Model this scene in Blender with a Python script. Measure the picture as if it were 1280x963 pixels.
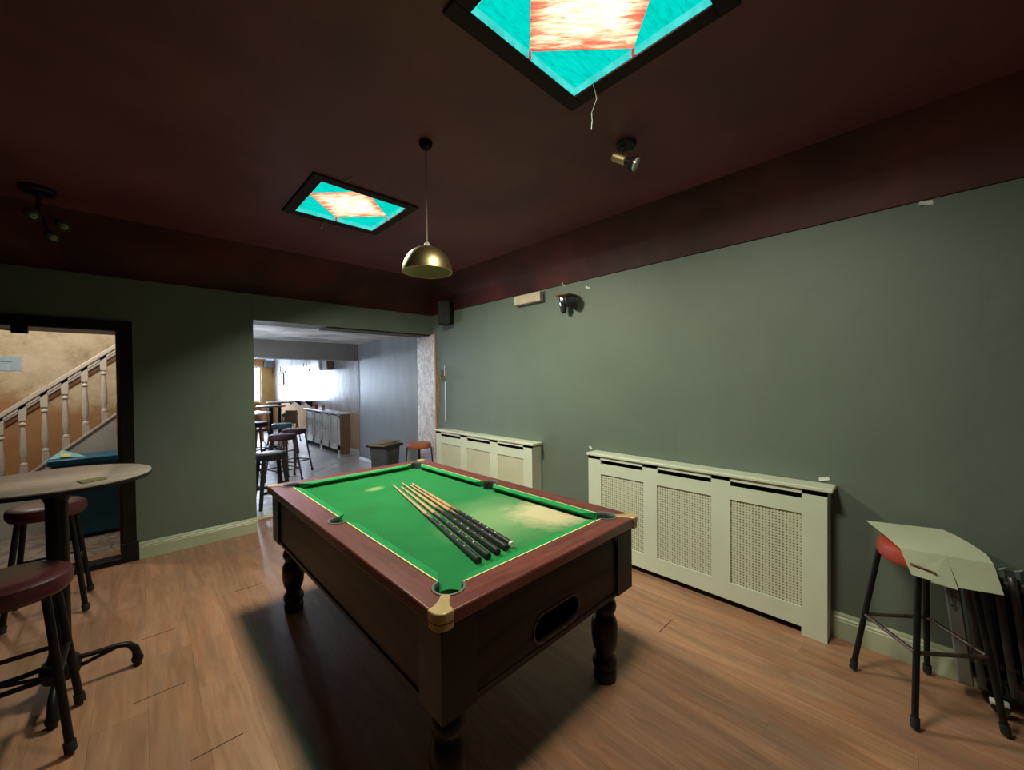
import bpy, bmesh, math, random
from math import pi, sin, cos, radians, sqrt, atan2
from mathutils import Matrix, Vector, Euler

for o in list(bpy.data.objects):
    bpy.data.objects.remove(o, do_unlink=True)
SC = bpy.context.scene
COL = SC.collection
random.seed(7)

# ------------------------------------------------------------------ camera
cam_d = bpy.data.cameras.new('camera')
cam = bpy.data.objects.new('camera', cam_d)
COL.objects.link(cam)
R_ = Vector((0.72332348, -0.69042455, -0.01082054))
U_ = Vector((0.01690363, 0.00203907, 0.99985504))
F_ = Vector((0.69030241, 0.72340154, -0.01314558))
cam.matrix_world = Matrix(((R_.x, U_.x, -F_.x, 0), (R_.y, U_.y, -F_.y, 0), (R_.z, U_.z, -F_.z, 1.5742), (0, 0, 0, 1)))
cam_d.sensor_fit = 'HORIZONTAL'
cam_d.sensor_width = 36
cam_d.lens = 486.567 / 1280 * 36
cam_d.clip_start = 0.02
cam_d.clip_end = 200
SC.camera = cam

# ------------------------------------------------------------------ exposure, sky, lamps
vs = SC.view_settings
vs.view_transform = 'Standard'
vs.look = 'None'
vs.gamma = 1
vs.use_curve_mapping = False
vs.exposure = 0.0

world = bpy.data.worlds.new('world')
SC.world = world
world.use_nodes = True
bg = world.node_tree.nodes['Background']
bg.inputs[0].default_value = (0.80, 0.90, 1.0, 1)
bg.inputs[1].default_value = 5.0

def area_lamp(name, loc, size, power, color, rot=(0, 0, 0), size_y=None, spread=180):
    d = bpy.data.lights.new(name, 'AREA')
    d.shape = 'RECTANGLE' if size_y else 'SQUARE'
    d.size = size
    if size_y:
        d.size_y = size_y
    d.energy = power
    d.color = color
    d.spread = radians(spread)
    o = bpy.data.objects.new(name, d)
    COL.objects.link(o)
    o.location = loc
    o.rotation_euler = rot
    return o

PAN = [(1.135, 0.780), (1.140, 2.900)]        # centres of the two ceiling light panels
for (px, py), k in zip(PAN, (0.45, 1.05)):
    area_lamp('panel_light', (px, py, 2.845), 0.56, 28 * k, (0.03, 1.0, 0.74), rot=(0, radians(-22), 0), spread=150)
    area_lamp('panel_light', (px, py, 2.840), 0.40, 80 * k, (1.0, 0.72, 0.55), rot=(0, radians(-22), 0), spread=150)
# daylight through the front window of the far bar
area_lamp('window_daylight', (2.30, 15.60, 1.6), 1.3, 330, (0.66, 0.80, 1.0), rot=(radians(-90), 0, radians(3)), size_y=1.25, spread=110)
# the bulb in the stair hall
def point_lamp(name, loc, power, color, r):
    d = bpy.data.lights.new(name, 'POINT')
    d.energy = power
    d.color = color
    d.shadow_soft_size = r
    o = bpy.data.objects.new(name, d)
    COL.objects.link(o)
    o.location = loc
    return o
point_lamp('hall_bulb', (-0.95, 5.75, 2.55), 62, (1.0, 0.90, 0.76), 0.08)
# added fill light for the middle bar area; no window stands there
area_lamp('bar_fill_light', (0.56, 6.3, 1.5), 1.0, 27, (0.78, 0.87, 1.0), rot=(0, radians(-90), 0), size_y=1.0)

# ------------------------------------------------------------------ materials
def mat(name, color=(0.5, 0.5, 0.5), rough=0.6, metal=0.0, spec=0.5, build=None, coat=0.0):
    m = bpy.data.materials.new(name)
    m.use_nodes = True
    nt = m.node_tree
    b = nt.nodes['Principled BSDF']
    b.inputs['Base Color'].default_value = (*color, 1)
    b.inputs['Roughness'].default_value = rough
    b.inputs['Metallic'].default_value = metal
    b.inputs['Specular IOR Level'].default_value = spec
    b.inputs['Coat Weight'].default_value = coat
    if build:
        build(nt, b)
    return m

def nd(nt, t, **kw):
    n = nt.nodes.new(t)
    for k, v in kw.items():
        setattr(n, k, v)
    return n

def coords(nt, scale=(1, 1, 1), rot=(0, 0, 0), loc=(0, 0, 0)):
    tc = nd(nt, 'ShaderNodeTexCoord')
    mp = nd(nt, 'ShaderNodeMapping')
    mp.inputs['Scale'].default_value = scale
    mp.inputs['Rotation'].default_value = rot
    mp.inputs['Location'].default_value = loc
    nt.links.new(tc.outputs['Object'], mp.inputs['Vector'])
    return mp.outputs['Vector']

def noise(nt, vec, scale=5, detail=4, rough=0.55, dist=0.0):
    n = nd(nt, 'ShaderNodeTexNoise')
    n.inputs['Scale'].default_value = scale
    n.inputs['Detail'].default_value = detail
    n.inputs['Roughness'].default_value = rough
    n.inputs['Distortion'].default_value = dist
    if vec is not None:
        nt.links.new(vec, n.inputs['Vector'])
    return n.outputs['Fac']

def ramp(nt, fac, stops):
    r = nd(nt, 'ShaderNodeValToRGB')
    el = r.color_ramp.elements
    while len(el) < len(stops):
        el.new(0.5)
    for e, (p, c) in zip(el, stops):
        e.position = p
        e.color = (*c, 1) if len(c) == 3 else c
    nt.links.new(fac, r.inputs['Fac'])
    return r.outputs['Color']

def mixc(nt, fac, a, b, mode='MIX'):
    m = nd(nt, 'ShaderNodeMix', data_type='RGBA', blend_type=mode)
    for s, v in ((m.inputs[0], fac), (m.inputs[6], a), (m.inputs[7], b)):
        if hasattr(v, 'is_linked') or hasattr(v, 'links'):
            nt.links.new(v, s)
        elif isinstance(v, (tuple, list)):
            s.default_value = (*v, 1)
        else:
            s.default_value = v
    return m.outputs[2]

def mth(nt, op, a, b=None, clamp=False):
    m = nd(nt, 'ShaderNodeMath', operation=op, use_clamp=clamp)
    for s, v in ((m.inputs[0], a), (m.inputs[1], b)):
        if v is None:
            continue
        if hasattr(v, 'links'):
            nt.links.new(v, s)
        else:
            s.default_value = v
    return m.outputs[0]

def bump(nt, b, h, strength=0.2, dist=0.01):
    n = nd(nt, 'ShaderNodeBump')
    n.inputs['Strength'].default_value = strength
    n.inputs['Distance'].default_value = dist
    nt.links.new(h, n.inputs['Height'])
    nt.links.new(n.outputs['Normal'], b.inputs['Normal'])

def mottled(c1, c2, scale=4, detail=5, stretch=(1, 1, 1), bmp=0.0, bscale=60, lo=0.35, hi=0.65):
    def f(nt, b):
        v = coords(nt, stretch)
        nt.links.new(ramp(nt, noise(nt, v, scale, detail), [(lo, c1), (hi, c2)]), b.inputs['Base Color'])
        if bmp:
            bump(nt, b, noise(nt, v, bscale, 3), bmp)
    return f

def wood(c1, c2, axis=1, scale=9, fine=True, bmp=0.05):
    def f(nt, b):
        st = [6, 6, 6]
        st[axis] = 0.55
        v = coords(nt, tuple(st))
        n1 = noise(nt, v, scale * 0.35, 6, 0.6, 1.2)
        n2 = noise(nt, v, scale * 2.2, 3, 0.6, 0.3)
        s = mth(nt, 'ADD', mth(nt, 'MULTIPLY', n1, 0.7), mth(nt, 'MULTIPLY', n2, 0.3))
        nt.links.new(ramp(nt, s, [(0.36, c1), (0.62, c2)]), b.inputs['Base Color'])
        bump(nt, b, s, bmp)
    return f

def planks(cols, width, length, rot, mortar, mcol, rough_lo=0.32, rough_hi=0.5):
    def f(nt, b):
        v = coords(nt, (1, 1, 1), (0, 0, rot))
        br = nd(nt, 'ShaderNodeTexBrick')
        br.offset = 0.37
        br.inputs['Color1'].default_value = (0, 0, 0, 1)
        br.inputs['Color2'].default_value = (1, 1, 1, 1)
        br.inputs['Mortar'].default_value = (0.5, 0.5, 0.5, 1)
        br.inputs['Scale'].default_value = 1
        br.inputs['Mortar Size'].default_value = mortar
        br.inputs['Mortar Smooth'].default_value = 0.1
        br.inputs['Bias'].default_value = 0
        br.inputs['Brick Width'].default_value = length
        br.inputs['Row Height'].default_value = width
        nt.links.new(v, br.inputs['Vector'])
        gv = nd(nt, 'ShaderNodeMapping')
        gv.inputs['Scale'].default_value = (0.9, 9, 1)
        nt.links.new(v, gv.inputs['Vector'])
        off = nd(nt, 'ShaderNodeVectorMath', operation='ADD')
        sc = nd(nt, 'ShaderNodeVectorMath', operation='SCALE')
        sc.inputs['Scale'].default_value = 13.0
        nt.links.new(br.outputs['Color'], sc.inputs[0])
        nt.links.new(gv.outputs['Vector'], off.inputs[0])
        nt.links.new(sc.outputs['Vector'], off.inputs[1])
        g1 = noise(nt, off.outputs['Vector'], 1.6, 7, 0.62, 0.9)
        g2 = noise(nt, off.outputs['Vector'], 9.0, 3, 0.6, 0.2)
        s = mth(nt, 'ADD', mth(nt, 'MULTIPLY', g1, 0.75), mth(nt, 'MULTIPLY', g2, 0.25))
        base = ramp(nt, s, [(0.33, cols[0]), (0.5, cols[1]), (0.68, cols[2])])
        hv = nd(nt, 'ShaderNodeMapping')
        hv.inputs['Scale'].default_value = (0.9, 6.5, 1)
        nt.links.new(v, hv.inputs['Vector'])
        hue = noise(nt, hv.outputs['Vector'], 1.5, 6, 0.62, 0.5)
        base = mixc(nt, 1.0, base, ramp(nt, hue, [(0.32, (0.82, 0.86, 0.90)), (0.5, (1.0, 0.99, 0.98)), (0.68, (1.16, 1.03, 0.94))]), 'MULTIPLY')
        sep = nd(nt, 'ShaderNodeSeparateColor')
        nt.links.new(br.outputs['Color'], sep.inputs[0])
        tint = ramp(nt, sep.outputs[0], [(0.0, (0.92, 0.90, 0.89)), (1.0, (1.05, 1.04, 1.03))])
        base = mixc(nt, 1.0, base, tint, 'MULTIPLY')
        # worn, dirty blotches
        dirt = noise(nt, coords(nt), 1.3, 4, 0.6, 0.6)
        base = mixc(nt, mth(nt, 'MULTIPLY', ramp_f(nt, dirt, 0.5, 0.72), 0.35), base, cols[3])
        base = mixc(nt, br.outputs['Fac'], base, mcol)
        nt.links.new(base, b.inputs['Base Color'])
        rr = nd(nt, 'ShaderNodeMapRange')
        rr.inputs['From Min'].default_value = 0.3
        rr.inputs['From Max'].default_value = 0.7
        rr.inputs['To Min'].default_value = rough_lo
        rr.inputs['To Max'].default_value = rough_hi
        nt.links.new(dirt, rr.inputs['Value'])
        nt.links.new(rr.outputs['Result'], b.inputs['Roughness'])
        bump(nt, b, mth(nt, 'SUBTRACT', mth(nt, 'MULTIPLY', s, 0.15), br.outputs['Fac']), 0.25, 0.003)
    return f

def ramp_f(nt, fac, lo, hi):
    rr = nd(nt, 'ShaderNodeMapRange')
    rr.inputs['From Min'].default_value = lo
    rr.inputs['From Max'].default_value = hi
    rr.clamp = True
    nt.links.new(fac, rr.inputs['Value'])
    return rr.outputs['Result']

def axis_val(nt, i):
    tc = nd(nt, 'ShaderNodeTexCoord')
    sp = nd(nt, 'ShaderNodeSeparateXYZ')
    nt.links.new(tc.outputs['Object'], sp.inputs[0])
    return sp.outputs[i]

M = {}
def wallpaint(c1, c2):
    def f(nt, b):
        v = coords(nt)
        n = noise(nt, v, 0.9, 5, 0.6, 0.4)
        base = ramp(nt, n, [(0.3, c1), (0.7, c2)])
        scuff = noise(nt, coords(nt, (1, 1, 0.7)), 2.6, 6, 0.65, 0.8)
        base = mixc(nt, mth(nt, 'MULTIPLY', ramp_f(nt, scuff, 0.60, 0.72), 0.28), base, tuple(x * 0.55 for x in c1))
        nt.links.new(base, b.inputs['Base Color'])
        bump(nt, b, noise(nt, v, 45, 4), 0.12, 0.004)
    return f
M['green_wall'] = mat('green_wall', rough=0.55, build=wallpaint((0.110, 0.140, 0.116), (0.146, 0.179, 0.151)))
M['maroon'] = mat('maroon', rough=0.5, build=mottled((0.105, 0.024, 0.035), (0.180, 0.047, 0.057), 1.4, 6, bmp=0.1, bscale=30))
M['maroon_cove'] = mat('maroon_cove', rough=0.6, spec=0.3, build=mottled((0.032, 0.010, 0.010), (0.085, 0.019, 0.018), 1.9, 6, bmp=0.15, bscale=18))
M['skirting'] = mat('skirting', rough=0.4, build=mottled((0.40, 0.43, 0.30), (0.48, 0.50, 0.37), 3))
M['white_skirting'] = mat('white_skirting', rough=0.35, build=mottled((0.55, 0.56, 0.56), (0.68, 0.68, 0.66), 3))
M['laminate'] = mat('laminate', rough=0.4, spec=0.4, build=planks(((0.265, 0.128, 0.078), (0.355, 0.186, 0.117), (0.435, 0.250, 0.168), (0.25, 0.14, 0.10)), 0.192, 1.28, pi / 2, 0.0006, (0.13, 0.07, 0.045)))
M['grey_floor'] = mat('grey_floor', rough=0.3, spec=0.5, build=planks(((0.34, 0.335, 0.33), (0.46, 0.455, 0.45), (0.58, 0.575, 0.57), (0.34, 0.33, 0.33)), 0.33, 0.66, 0.0, 0.003, (0.10, 0.10, 0.10), 0.25, 0.4))
def hallfloor(nt, b):
    v = coords(nt)
    vo = nd(nt, 'ShaderNodeTexVoronoi', feature='DISTANCE_TO_EDGE')
    vo.inputs['Scale'].default_value = 6
    nt.links.new(v, vo.inputs['Vector'])
    base = ramp(nt, noise(nt, v, 7, 5), [(0.35, (0.16, 0.13, 0.11)), (0.65, (0.34, 0.29, 0.25))])
    nt.links.new(mixc(nt, ramp_f(nt, vo.outputs['Distance'], 0.05, 0.0), base, (0.10, 0.085, 0.075)), b.inputs['Base Color'])
M['hall_floor'] = mat('hall_floor', rough=0.5, build=hallfloor)
def plaster(nt, b):
    v = coords(nt, (1, 1, 0.5))
    n = noise(nt, v, 14, 8, 0.7, 1.5)
    base = ramp(nt, n, [(0.34, (0.33, 0.24, 0.22)), (0.50, (0.56, 0.48, 0.46)), (0.66, (0.72, 0.68, 0.67))])
    nt.links.new(base, b.inputs['Base Color'])
    bump(nt, b, n, 0.7, 0.02)
M['bare_plaster'] = mat('bare_plaster', rough=0.45, build=plaster)
def bluewall(nt, b):
    v = coords(nt, (1, 1, 0.25))
    n = noise(nt, v, 2.5, 6, 0.6, 0.8)
    nt.links.new(ramp(nt, n, [(0.3, (0.19, 0.205, 0.215)), (0.7, (0.26, 0.28, 0.29))]), b.inputs['Base Color'])
    bump(nt, b, noise(nt, coords(nt), 30, 4), 0.1)
M['blue_wall'] = mat('blue_wall', rough=0.33, build=bluewall)
def farwall(nt, b):
    z = axis_val(nt, 2)
    v = coords(nt, (0.6, 0.6, 0.25))
    n = noise(nt, v, 7, 7, 0.65, 1.0)
    up = ramp(nt, n, [(0.35, (0.42, 0.40, 0.42)), (0.65, (0.62, 0.61, 0.63))])
    low = ramp(nt, n, [(0.35, (0.42, 0.27, 0.16)), (0.65, (0.60, 0.42, 0.28))])
    f = ramp_f(nt, mth(nt, 'ADD', z, mth(nt, 'MULTIPLY', n, 0.12)), 0.95, 1.10)
    nt.links.new(mixc(nt, f, low, up), b.inputs['Base Color'])
    bump(nt, b, n, 0.25, 0.01)
M['far_wall'] = mat('far_wall', rough=0.17, build=farwall)
M['ochre'] = mat('ochre', rough=0.5, build=mottled((0.50, 0.28, 0.07), (0.62, 0.38, 0.12), 3))
M['dusty_white'] = mat('dusty_white', rough=0.6, build=mottled((0.38, 0.36, 0.35), (0.68, 0.66, 0.64), 2.2, 7, lo=0.38, hi=0.6))
M['taupe'] = mat('taupe', rough=0.6, build=mottled((0.15, 0.135, 0.12), (0.19, 0.172, 0.155), 2))
def hallwall(nt, b):
    z = axis_val(nt, 2)
    x = axis_val(nt, 0)
    v = coords(nt)
    n = noise(nt, v, 3.6, 9, 0.72, 0.15)
    up = ramp(nt, n, [(0.32, (0.33, 0.26, 0.17)), (0.46, (0.56, 0.47, 0.33)), (0.62, (0.68, 0.60, 0.46))])
    low = ramp(nt, n, [(0.3, (0.34, 0.175, 0.075)), (0.7, (0.45, 0.25, 0.12))])
    t = mth(nt, 'ADD', mth(nt, 'ADD', z, mth(nt, 'MULTIPLY', x, 0.33)), mth(nt, 'MULTIPLY', n, 0.35))
    nt.links.new(mixc(nt, ramp_f(nt, t, 1.17, 1.40), low, up), b.inputs['Base Color'])
    bump(nt, b, n, 0.2, 0.01)
M['hall_wall'] = mat('hall_wall', rough=0.6, build=hallwall)
M['plain_dark'] = mat('plain_dark', rough=0.7, spec=0.25, build=mottled((0.012, 0.012, 0.013), (0.022, 0.021, 0.021), 6))
M['black_frame'] = mat('black_frame', rough=0.45, spec=0.25, build=mottled((0.006, 0.005, 0.005), (0.012, 0.009, 0.008), 8))
M['black_metal'] = mat('black_metal', rough=0.42, spec=0.25, build=mottled((0.005, 0.005, 0.005), (0.010, 0.009, 0.009), 20))
M['rubber'] = mat('rubber', rough=0.8, build=mottled((0.008, 0.008, 0.008), (0.015, 0.014, 0.013), 30))
M['brown_metal'] = mat('brown_metal', rough=0.4, metal=0.5, build=mottled((0.05, 0.032, 0.025), (0.12, 0.075, 0.06), 25))
M['chrome'] = mat('chrome', (0.6, 0.6, 0.6), rough=0.2, metal=1.0)
M['brass'] = mat('brass', rough=0.40, metal=1.0, build=mottled((0.55, 0.42, 0.20), (0.66, 0.52, 0.27), 6))
M['cream_inner'] = mat('cream_inner', rough=0.5, build=mottled((0.52, 0.50, 0.33), (0.62, 0.58, 0.40), 6))
M['cord'] = mat('cord', rough=0.6, build=mottled((0.35, 0.24, 0.16), (0.42, 0.30, 0.21), 20))
M['mahogany'] = mat('mahogany', rough=0.36, spec=0.5, build=wood((0.090, 0.018, 0.015), (0.185, 0.046, 0.036), 1, 9))
M['mahogany_x'] = mat('mahogany_x', rough=0.36, spec=0.5, build=wood((0.090, 0.018, 0.015), (0.185, 0.046, 0.036), 0, 9))
def darkgrain(axis):
    def f(nt, b):
        st = [1, 1, 2.2]
        v = coords(nt, tuple(st))
        w = nd(nt, 'ShaderNodeTexWave', wave_type='RINGS', rings_direction='Y' if axis == 0 else 'X')
        w.inputs['Scale'].default_value = 1.3
        w.inputs['Distortion'].default_value = 5
        w.inputs['Detail'].default_value = 4
        w.inputs['Detail Scale'].default_value = 0.7
        nt.links.new(v, w.inputs['Vector'])
        base = ramp(nt, w.outputs['Fac'], [(0.06, (0.004, 0.002, 0.002)), (0.16, (0.022, 0.011, 0.009)), (0.9, (0.031, 0.016, 0.013))])
        nt.links.new(base, b.inputs['Base Color'])
    return f
M['dark_wood'] = mat('dark_wood', rough=0.42, spec=0.22, build=darkgrain(0))
M['dark_wood_y'] = mat('dark_wood_y', rough=0.42, spec=0.22, build=darkgrain(1))
M['leg_wood'] = mat('leg_wood', rough=0.35, spec=0.25, build=wood((0.008, 0.004, 0.0035), (0.019, 0.009, 0.007), 2, 8))
M['gold'] = mat('gold', rough=0.38, metal=0.25, build=mottled((0.44, 0.30, 0.13), (0.54, 0.38, 0.18), 20))
M['yellow_line'] = mat('yellow_line', rough=0.5, build=mottled((0.70, 0.62, 0.25), (0.78, 0.70, 0.32), 10))
def cloth(nt, b):
    v = coords(nt)
    n = noise(nt, v, 5, 5, 0.6)
    fine = noise(nt, v, 600, 2)
    base = ramp(nt, n, [(0.3, (0.003, 0.150, 0.034)), (0.7, (0.006, 0.185, 0.044))])
    # pale patch by one corner and a small chalk smudge
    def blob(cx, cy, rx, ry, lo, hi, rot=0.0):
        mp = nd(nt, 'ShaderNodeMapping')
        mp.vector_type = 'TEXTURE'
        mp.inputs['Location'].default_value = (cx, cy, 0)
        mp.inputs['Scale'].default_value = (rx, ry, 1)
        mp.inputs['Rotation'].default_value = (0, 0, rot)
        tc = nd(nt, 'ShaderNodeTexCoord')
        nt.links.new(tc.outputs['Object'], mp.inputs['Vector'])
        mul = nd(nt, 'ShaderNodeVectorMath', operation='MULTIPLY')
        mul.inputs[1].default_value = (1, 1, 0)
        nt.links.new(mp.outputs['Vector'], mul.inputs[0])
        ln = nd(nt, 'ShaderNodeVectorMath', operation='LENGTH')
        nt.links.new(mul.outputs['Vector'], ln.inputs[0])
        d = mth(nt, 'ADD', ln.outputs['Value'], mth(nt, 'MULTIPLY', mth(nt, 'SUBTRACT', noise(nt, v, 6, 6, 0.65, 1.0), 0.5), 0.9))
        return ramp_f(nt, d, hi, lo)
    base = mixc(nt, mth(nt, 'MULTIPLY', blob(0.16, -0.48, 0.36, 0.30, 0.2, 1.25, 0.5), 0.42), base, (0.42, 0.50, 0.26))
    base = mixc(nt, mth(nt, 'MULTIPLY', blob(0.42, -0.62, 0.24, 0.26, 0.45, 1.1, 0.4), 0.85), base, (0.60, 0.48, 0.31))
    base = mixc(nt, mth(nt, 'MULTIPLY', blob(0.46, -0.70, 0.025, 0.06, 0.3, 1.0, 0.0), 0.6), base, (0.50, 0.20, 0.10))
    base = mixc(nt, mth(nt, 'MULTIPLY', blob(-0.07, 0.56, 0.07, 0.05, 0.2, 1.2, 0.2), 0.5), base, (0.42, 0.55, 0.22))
    nt.links.new(base, b.inputs['Base Color'])
    b.inputs['Sheen Weight'].default_value = 0.15
    bump(nt, b, fine, 0.1, 0.001)
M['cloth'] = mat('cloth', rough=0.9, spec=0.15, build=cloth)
M['cushion'] = mat('cushion', rough=0.85, spec=0.2, build=mottled((0.008, 0.22, 0.062), (0.014, 0.27, 0.080), 8))
M['pocket'] = mat('pocket', rough=0.45, build=mottled((0.03, 0.032, 0.03), (0.06, 0.062, 0.058), 20))
M['pocket_rim'] = mat('pocket_rim', rough=0.35, metal=0.4, build=mottled((0.16, 0.17, 0.16), (0.24, 0.25, 0.23), 20))
M['cue_ash'] = mat('cue_ash', rough=0.35, build=wood((0.46, 0.24, 0.11), (0.62, 0.36, 0.19), 1, 30))
M['cue_butt'] = mat('cue_butt', rough=0.3, build=mottled((0.010, 0.010, 0.010), (0.020, 0.018, 0.018), 20))
M['ivory'] = mat('ivory', rough=0.4, build=mottled((0.62, 0.58, 0.48), (0.7, 0.66, 0.56), 20))
M['cover_paint'] = mat('cover_paint', rough=0.45, build=mottled((0.58, 0.61, 0.49), (0.64, 0.66, 0.54), 3, bmp=0.05))
def cane(axis_u):
    def f(nt, b):
        tc = nd(nt, 'ShaderNodeTexCoord')
        sp = nd(nt, 'ShaderNodeSeparateXYZ')
        nt.links.new(tc.outputs['Object'], sp.inputs[0])
        def cell(o, p):
            return mth(nt, 'ABSOLUTE', mth(nt, 'SUBTRACT', mth(nt, 'FRACT', mth(nt, 'DIVIDE', o, p)), 0.5))
        a = cell(sp.outputs[axis_u], 0.0185)
        c = cell(sp.outputs[2], 0.0185)
        d = mth(nt, 'SQRT', mth(nt, 'ADD', mth(nt, 'POWER', a, 2), mth(nt, 'POWER', c, 2)))
        hole = ramp_f(nt, d, 0.27, 0.20)
        base = ramp(nt, noise(nt, coords(nt), 4, 4), [(0.3, (0.53, 0.535, 0.41)), (0.7, (0.59, 0.585, 0.46))])
        nt.links.new(mixc(nt, hole, base, (0.07, 0.065, 0.05)), b.inputs['Base Color'])
        bump(nt, b, mth(nt, 'SUBTRACT', 1.0, hole), 0.5, 0.003)
    return f
M['cane'] = mat('cane', rough=0.6, build=cane(1))
M['plain_panel'] = mat('plain_panel', rough=0.6, build=mottled((0.50, 0.49, 0.36), (0.56, 0.54, 0.41), 4))
M['dark_grey_plastic'] = mat('dark_grey_plastic', rough=0.45, build=mottled((0.045, 0.047, 0.047), (0.065, 0.066, 0.066), 6))
M['dark_gap'] = mat('dark_gap', rough=0.9, build=mottled((0.006, 0.006, 0.006), (0.012, 0.011, 0.010), 5))
M['maroon_vinyl'] = mat('maroon_vinyl', rough=0.4, build=mottled((0.050, 0.008, 0.012), (0.085, 0.016, 0.021), 8, bmp=0.1, bscale=60))
M['red_vinyl'] = mat('red_vinyl', rough=0.45, build=mottled((0.30, 0.030, 0.018), (0.40, 0.055, 0.030), 8, bmp=0.1, bscale=60))
M['orange_vinyl'] = mat('orange_vinyl', rough=0.4, build=mottled((0.28, 0.075, 0.035), (0.36, 0.11, 0.055), 8))
M['plum_vinyl'] = mat('plum_vinyl', rough=0.6, spec=0.25, build=mottled((0.026, 0.008, 0.013), (0.05, 0.013, 0.022), 8))
M['teal_vinyl'] = mat('teal_vinyl', rough=0.4, build=mottled((0.03, 0.10, 0.12), (0.05, 0.15, 0.17), 8))
M['card'] = mat('card', rough=0.8, build=mottled((0.48, 0.50, 0.36), (0.55, 0.56, 0.42), 4))
M['card_edge'] = mat('card_edge', rough=0.8, build=mottled((0.20, 0.09, 0.05), (0.26, 0.12, 0.07), 10))
M['brown_card'] = mat('brown_card', rough=0.8, build=mottled((0.16, 0.12, 0.07), (0.30, 0.23, 0.14), 14, stretch=(1, 6, 6)))
M['grey_plastic'] = mat('grey_plastic', rough=0.5, build=mottled((0.16, 0.155, 0.15), (0.20, 0.195, 0.185), 6))
M['fin_metal'] = mat('fin_metal', rough=0.35, build=mottled((0.024, 0.024, 0.024), (0.044, 0.042, 0.040), 9, 6))
M['table_top'] = mat('table_top', rough=0.22, spec=0.6, build=wood((0.40, 0.31, 0.275), (0.50, 0.40, 0.355), 0, 5))
M['white_wood'] = mat('white_wood', rough=0.35, build=mottled((0.52, 0.48, 0.43), (0.62, 0.58, 0.53), 4))
M['white_gloss'] = mat('white_gloss', rough=0.25, build=mottled((0.62, 0.64, 0.68), (0.72, 0.74, 0.78), 4))
M['brown_wood'] = mat('brown_wood', rough=0.45, build=wood((0.13, 0.065, 0.030), (0.24, 0.13, 0.07), 2, 8))
M['orange_wood'] = mat('orange_wood', rough=0.4, build=wood((0.34, 0.14, 0.04), (0.5, 0.24, 0.09), 2, 8))
M['stringer_paint'] = mat('stringer_paint', rough=0.45, build=mottled((0.44, 0.43, 0.41), (0.52, 0.51, 0.49), 3))
M['bin_blue'] = mat('bin_blue', rough=0.4, build=mottled((0.004, 0.095, 0.19), (0.008, 0.13, 0.24), 4))
M['paper_blue'] = mat('paper_blue', rough=0.6, build=mottled((0.10, 0.42, 0.50), (0.22, 0.55, 0.60), 18))
M['paper_yellow'] = mat('paper_yellow', rough=0.6, build=mottled((0.60, 0.55, 0.12), (0.70, 0.66, 0.20), 18))
M['notice'] = mat('notice', rough=0.6, build=mottled((0.30, 0.44, 0.58), (0.40, 0.55, 0.68), 14))
M['beige_plastic'] = mat('beige_plastic', rough=0.45, build=mottled((0.46, 0.38, 0.29), (0.56, 0.47, 0.37), 14))
M['white_paper'] = mat('white_paper', rough=0.7, build=mottled((0.62, 0.64, 0.58), (0.72, 0.73, 0.68), 30))
M['cobweb'] = mat('cobweb', rough=0.8, build=mottled((0.20, 0.25, 0.21), (0.28, 0.33, 0.28), 40))
M['cable_white'] = mat('cable_white', rough=0.4, build=mottled((0.62, 0.68, 0.70), (0.70, 0.76, 0.78), 20))
M['olive_plaster'] = mat('olive_plaster', rough=0.8, build=mottled((0.16, 0.115, 0.065), (0.26, 0.20, 0.13), 14, 7))
M['crack_dark'] = mat('crack_dark', rough=0.8, build=mottled((0.09, 0.10, 0.08), (0.13, 0.14, 0.11), 8))
M['raw_board'] = mat('raw_board', rough=0.8, build=mottled((0.035, 0.030, 0.026), (0.10, 0.085, 0.07), 9, 6))
M['stone_board'] = mat('stone_board', rough=0.5, build=mottled((0.45, 0.36, 0.20), (0.58, 0.48, 0.30), 7))
M['red_cup'] = mat('red_cup', rough=0.3, build=mottled((0.42, 0.02, 0.02), (0.5, 0.04, 0.03), 8))
M['brown_cup'] = mat('brown_cup', rough=0.2, build=mottled((0.40, 0.30, 0.24), (0.5, 0.38, 0.3), 8))
M['print_ink'] = mat('print_ink', rough=0.6, build=mottled((0.025, 0.025, 0.028), (0.04, 0.04, 0.04), 10))
M['beer_mat'] = mat('beer_mat', rough=0.7, build=mottled((0.17, 0.15, 0.07), (0.26, 0.23, 0.13), 30))
M['picture'] = mat('picture', rough=0.3, build=mottled((0.25, 0.26, 0.30), (0.42, 0.42, 0.46), 5))
M['rubble'] = mat('rubble', rough=0.7, build=mottled((0.10, 0.085, 0.03), (0.25, 0.21, 0.12), 40))
def clear_pane(nt, b):
    t = nd(nt, 'ShaderNodeBsdfTransparent')
    g = nd(nt, 'ShaderNodeBsdfGlossy')
    g.inputs['Roughness'].default_value = 0.02
    m = nd(nt, 'ShaderNodeMixShader')
    m.inputs[0].default_value = 0.06
    nt.links.new(t.outputs[0], m.inputs[1])
    nt.links.new(g.outputs[0], m.inputs[2])
    nt.links.new(m.outputs[0], nt.nodes['Material Output'].inputs[0])
M['window_glass'] = mat('window_glass', build=clear_pane)
M['lens_glass'] = mat('lens_glass', rough=0.12, metal=0.6, build=mottled((0.40, 0.38, 0.33), (0.55, 0.52, 0.46), 30))

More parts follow.
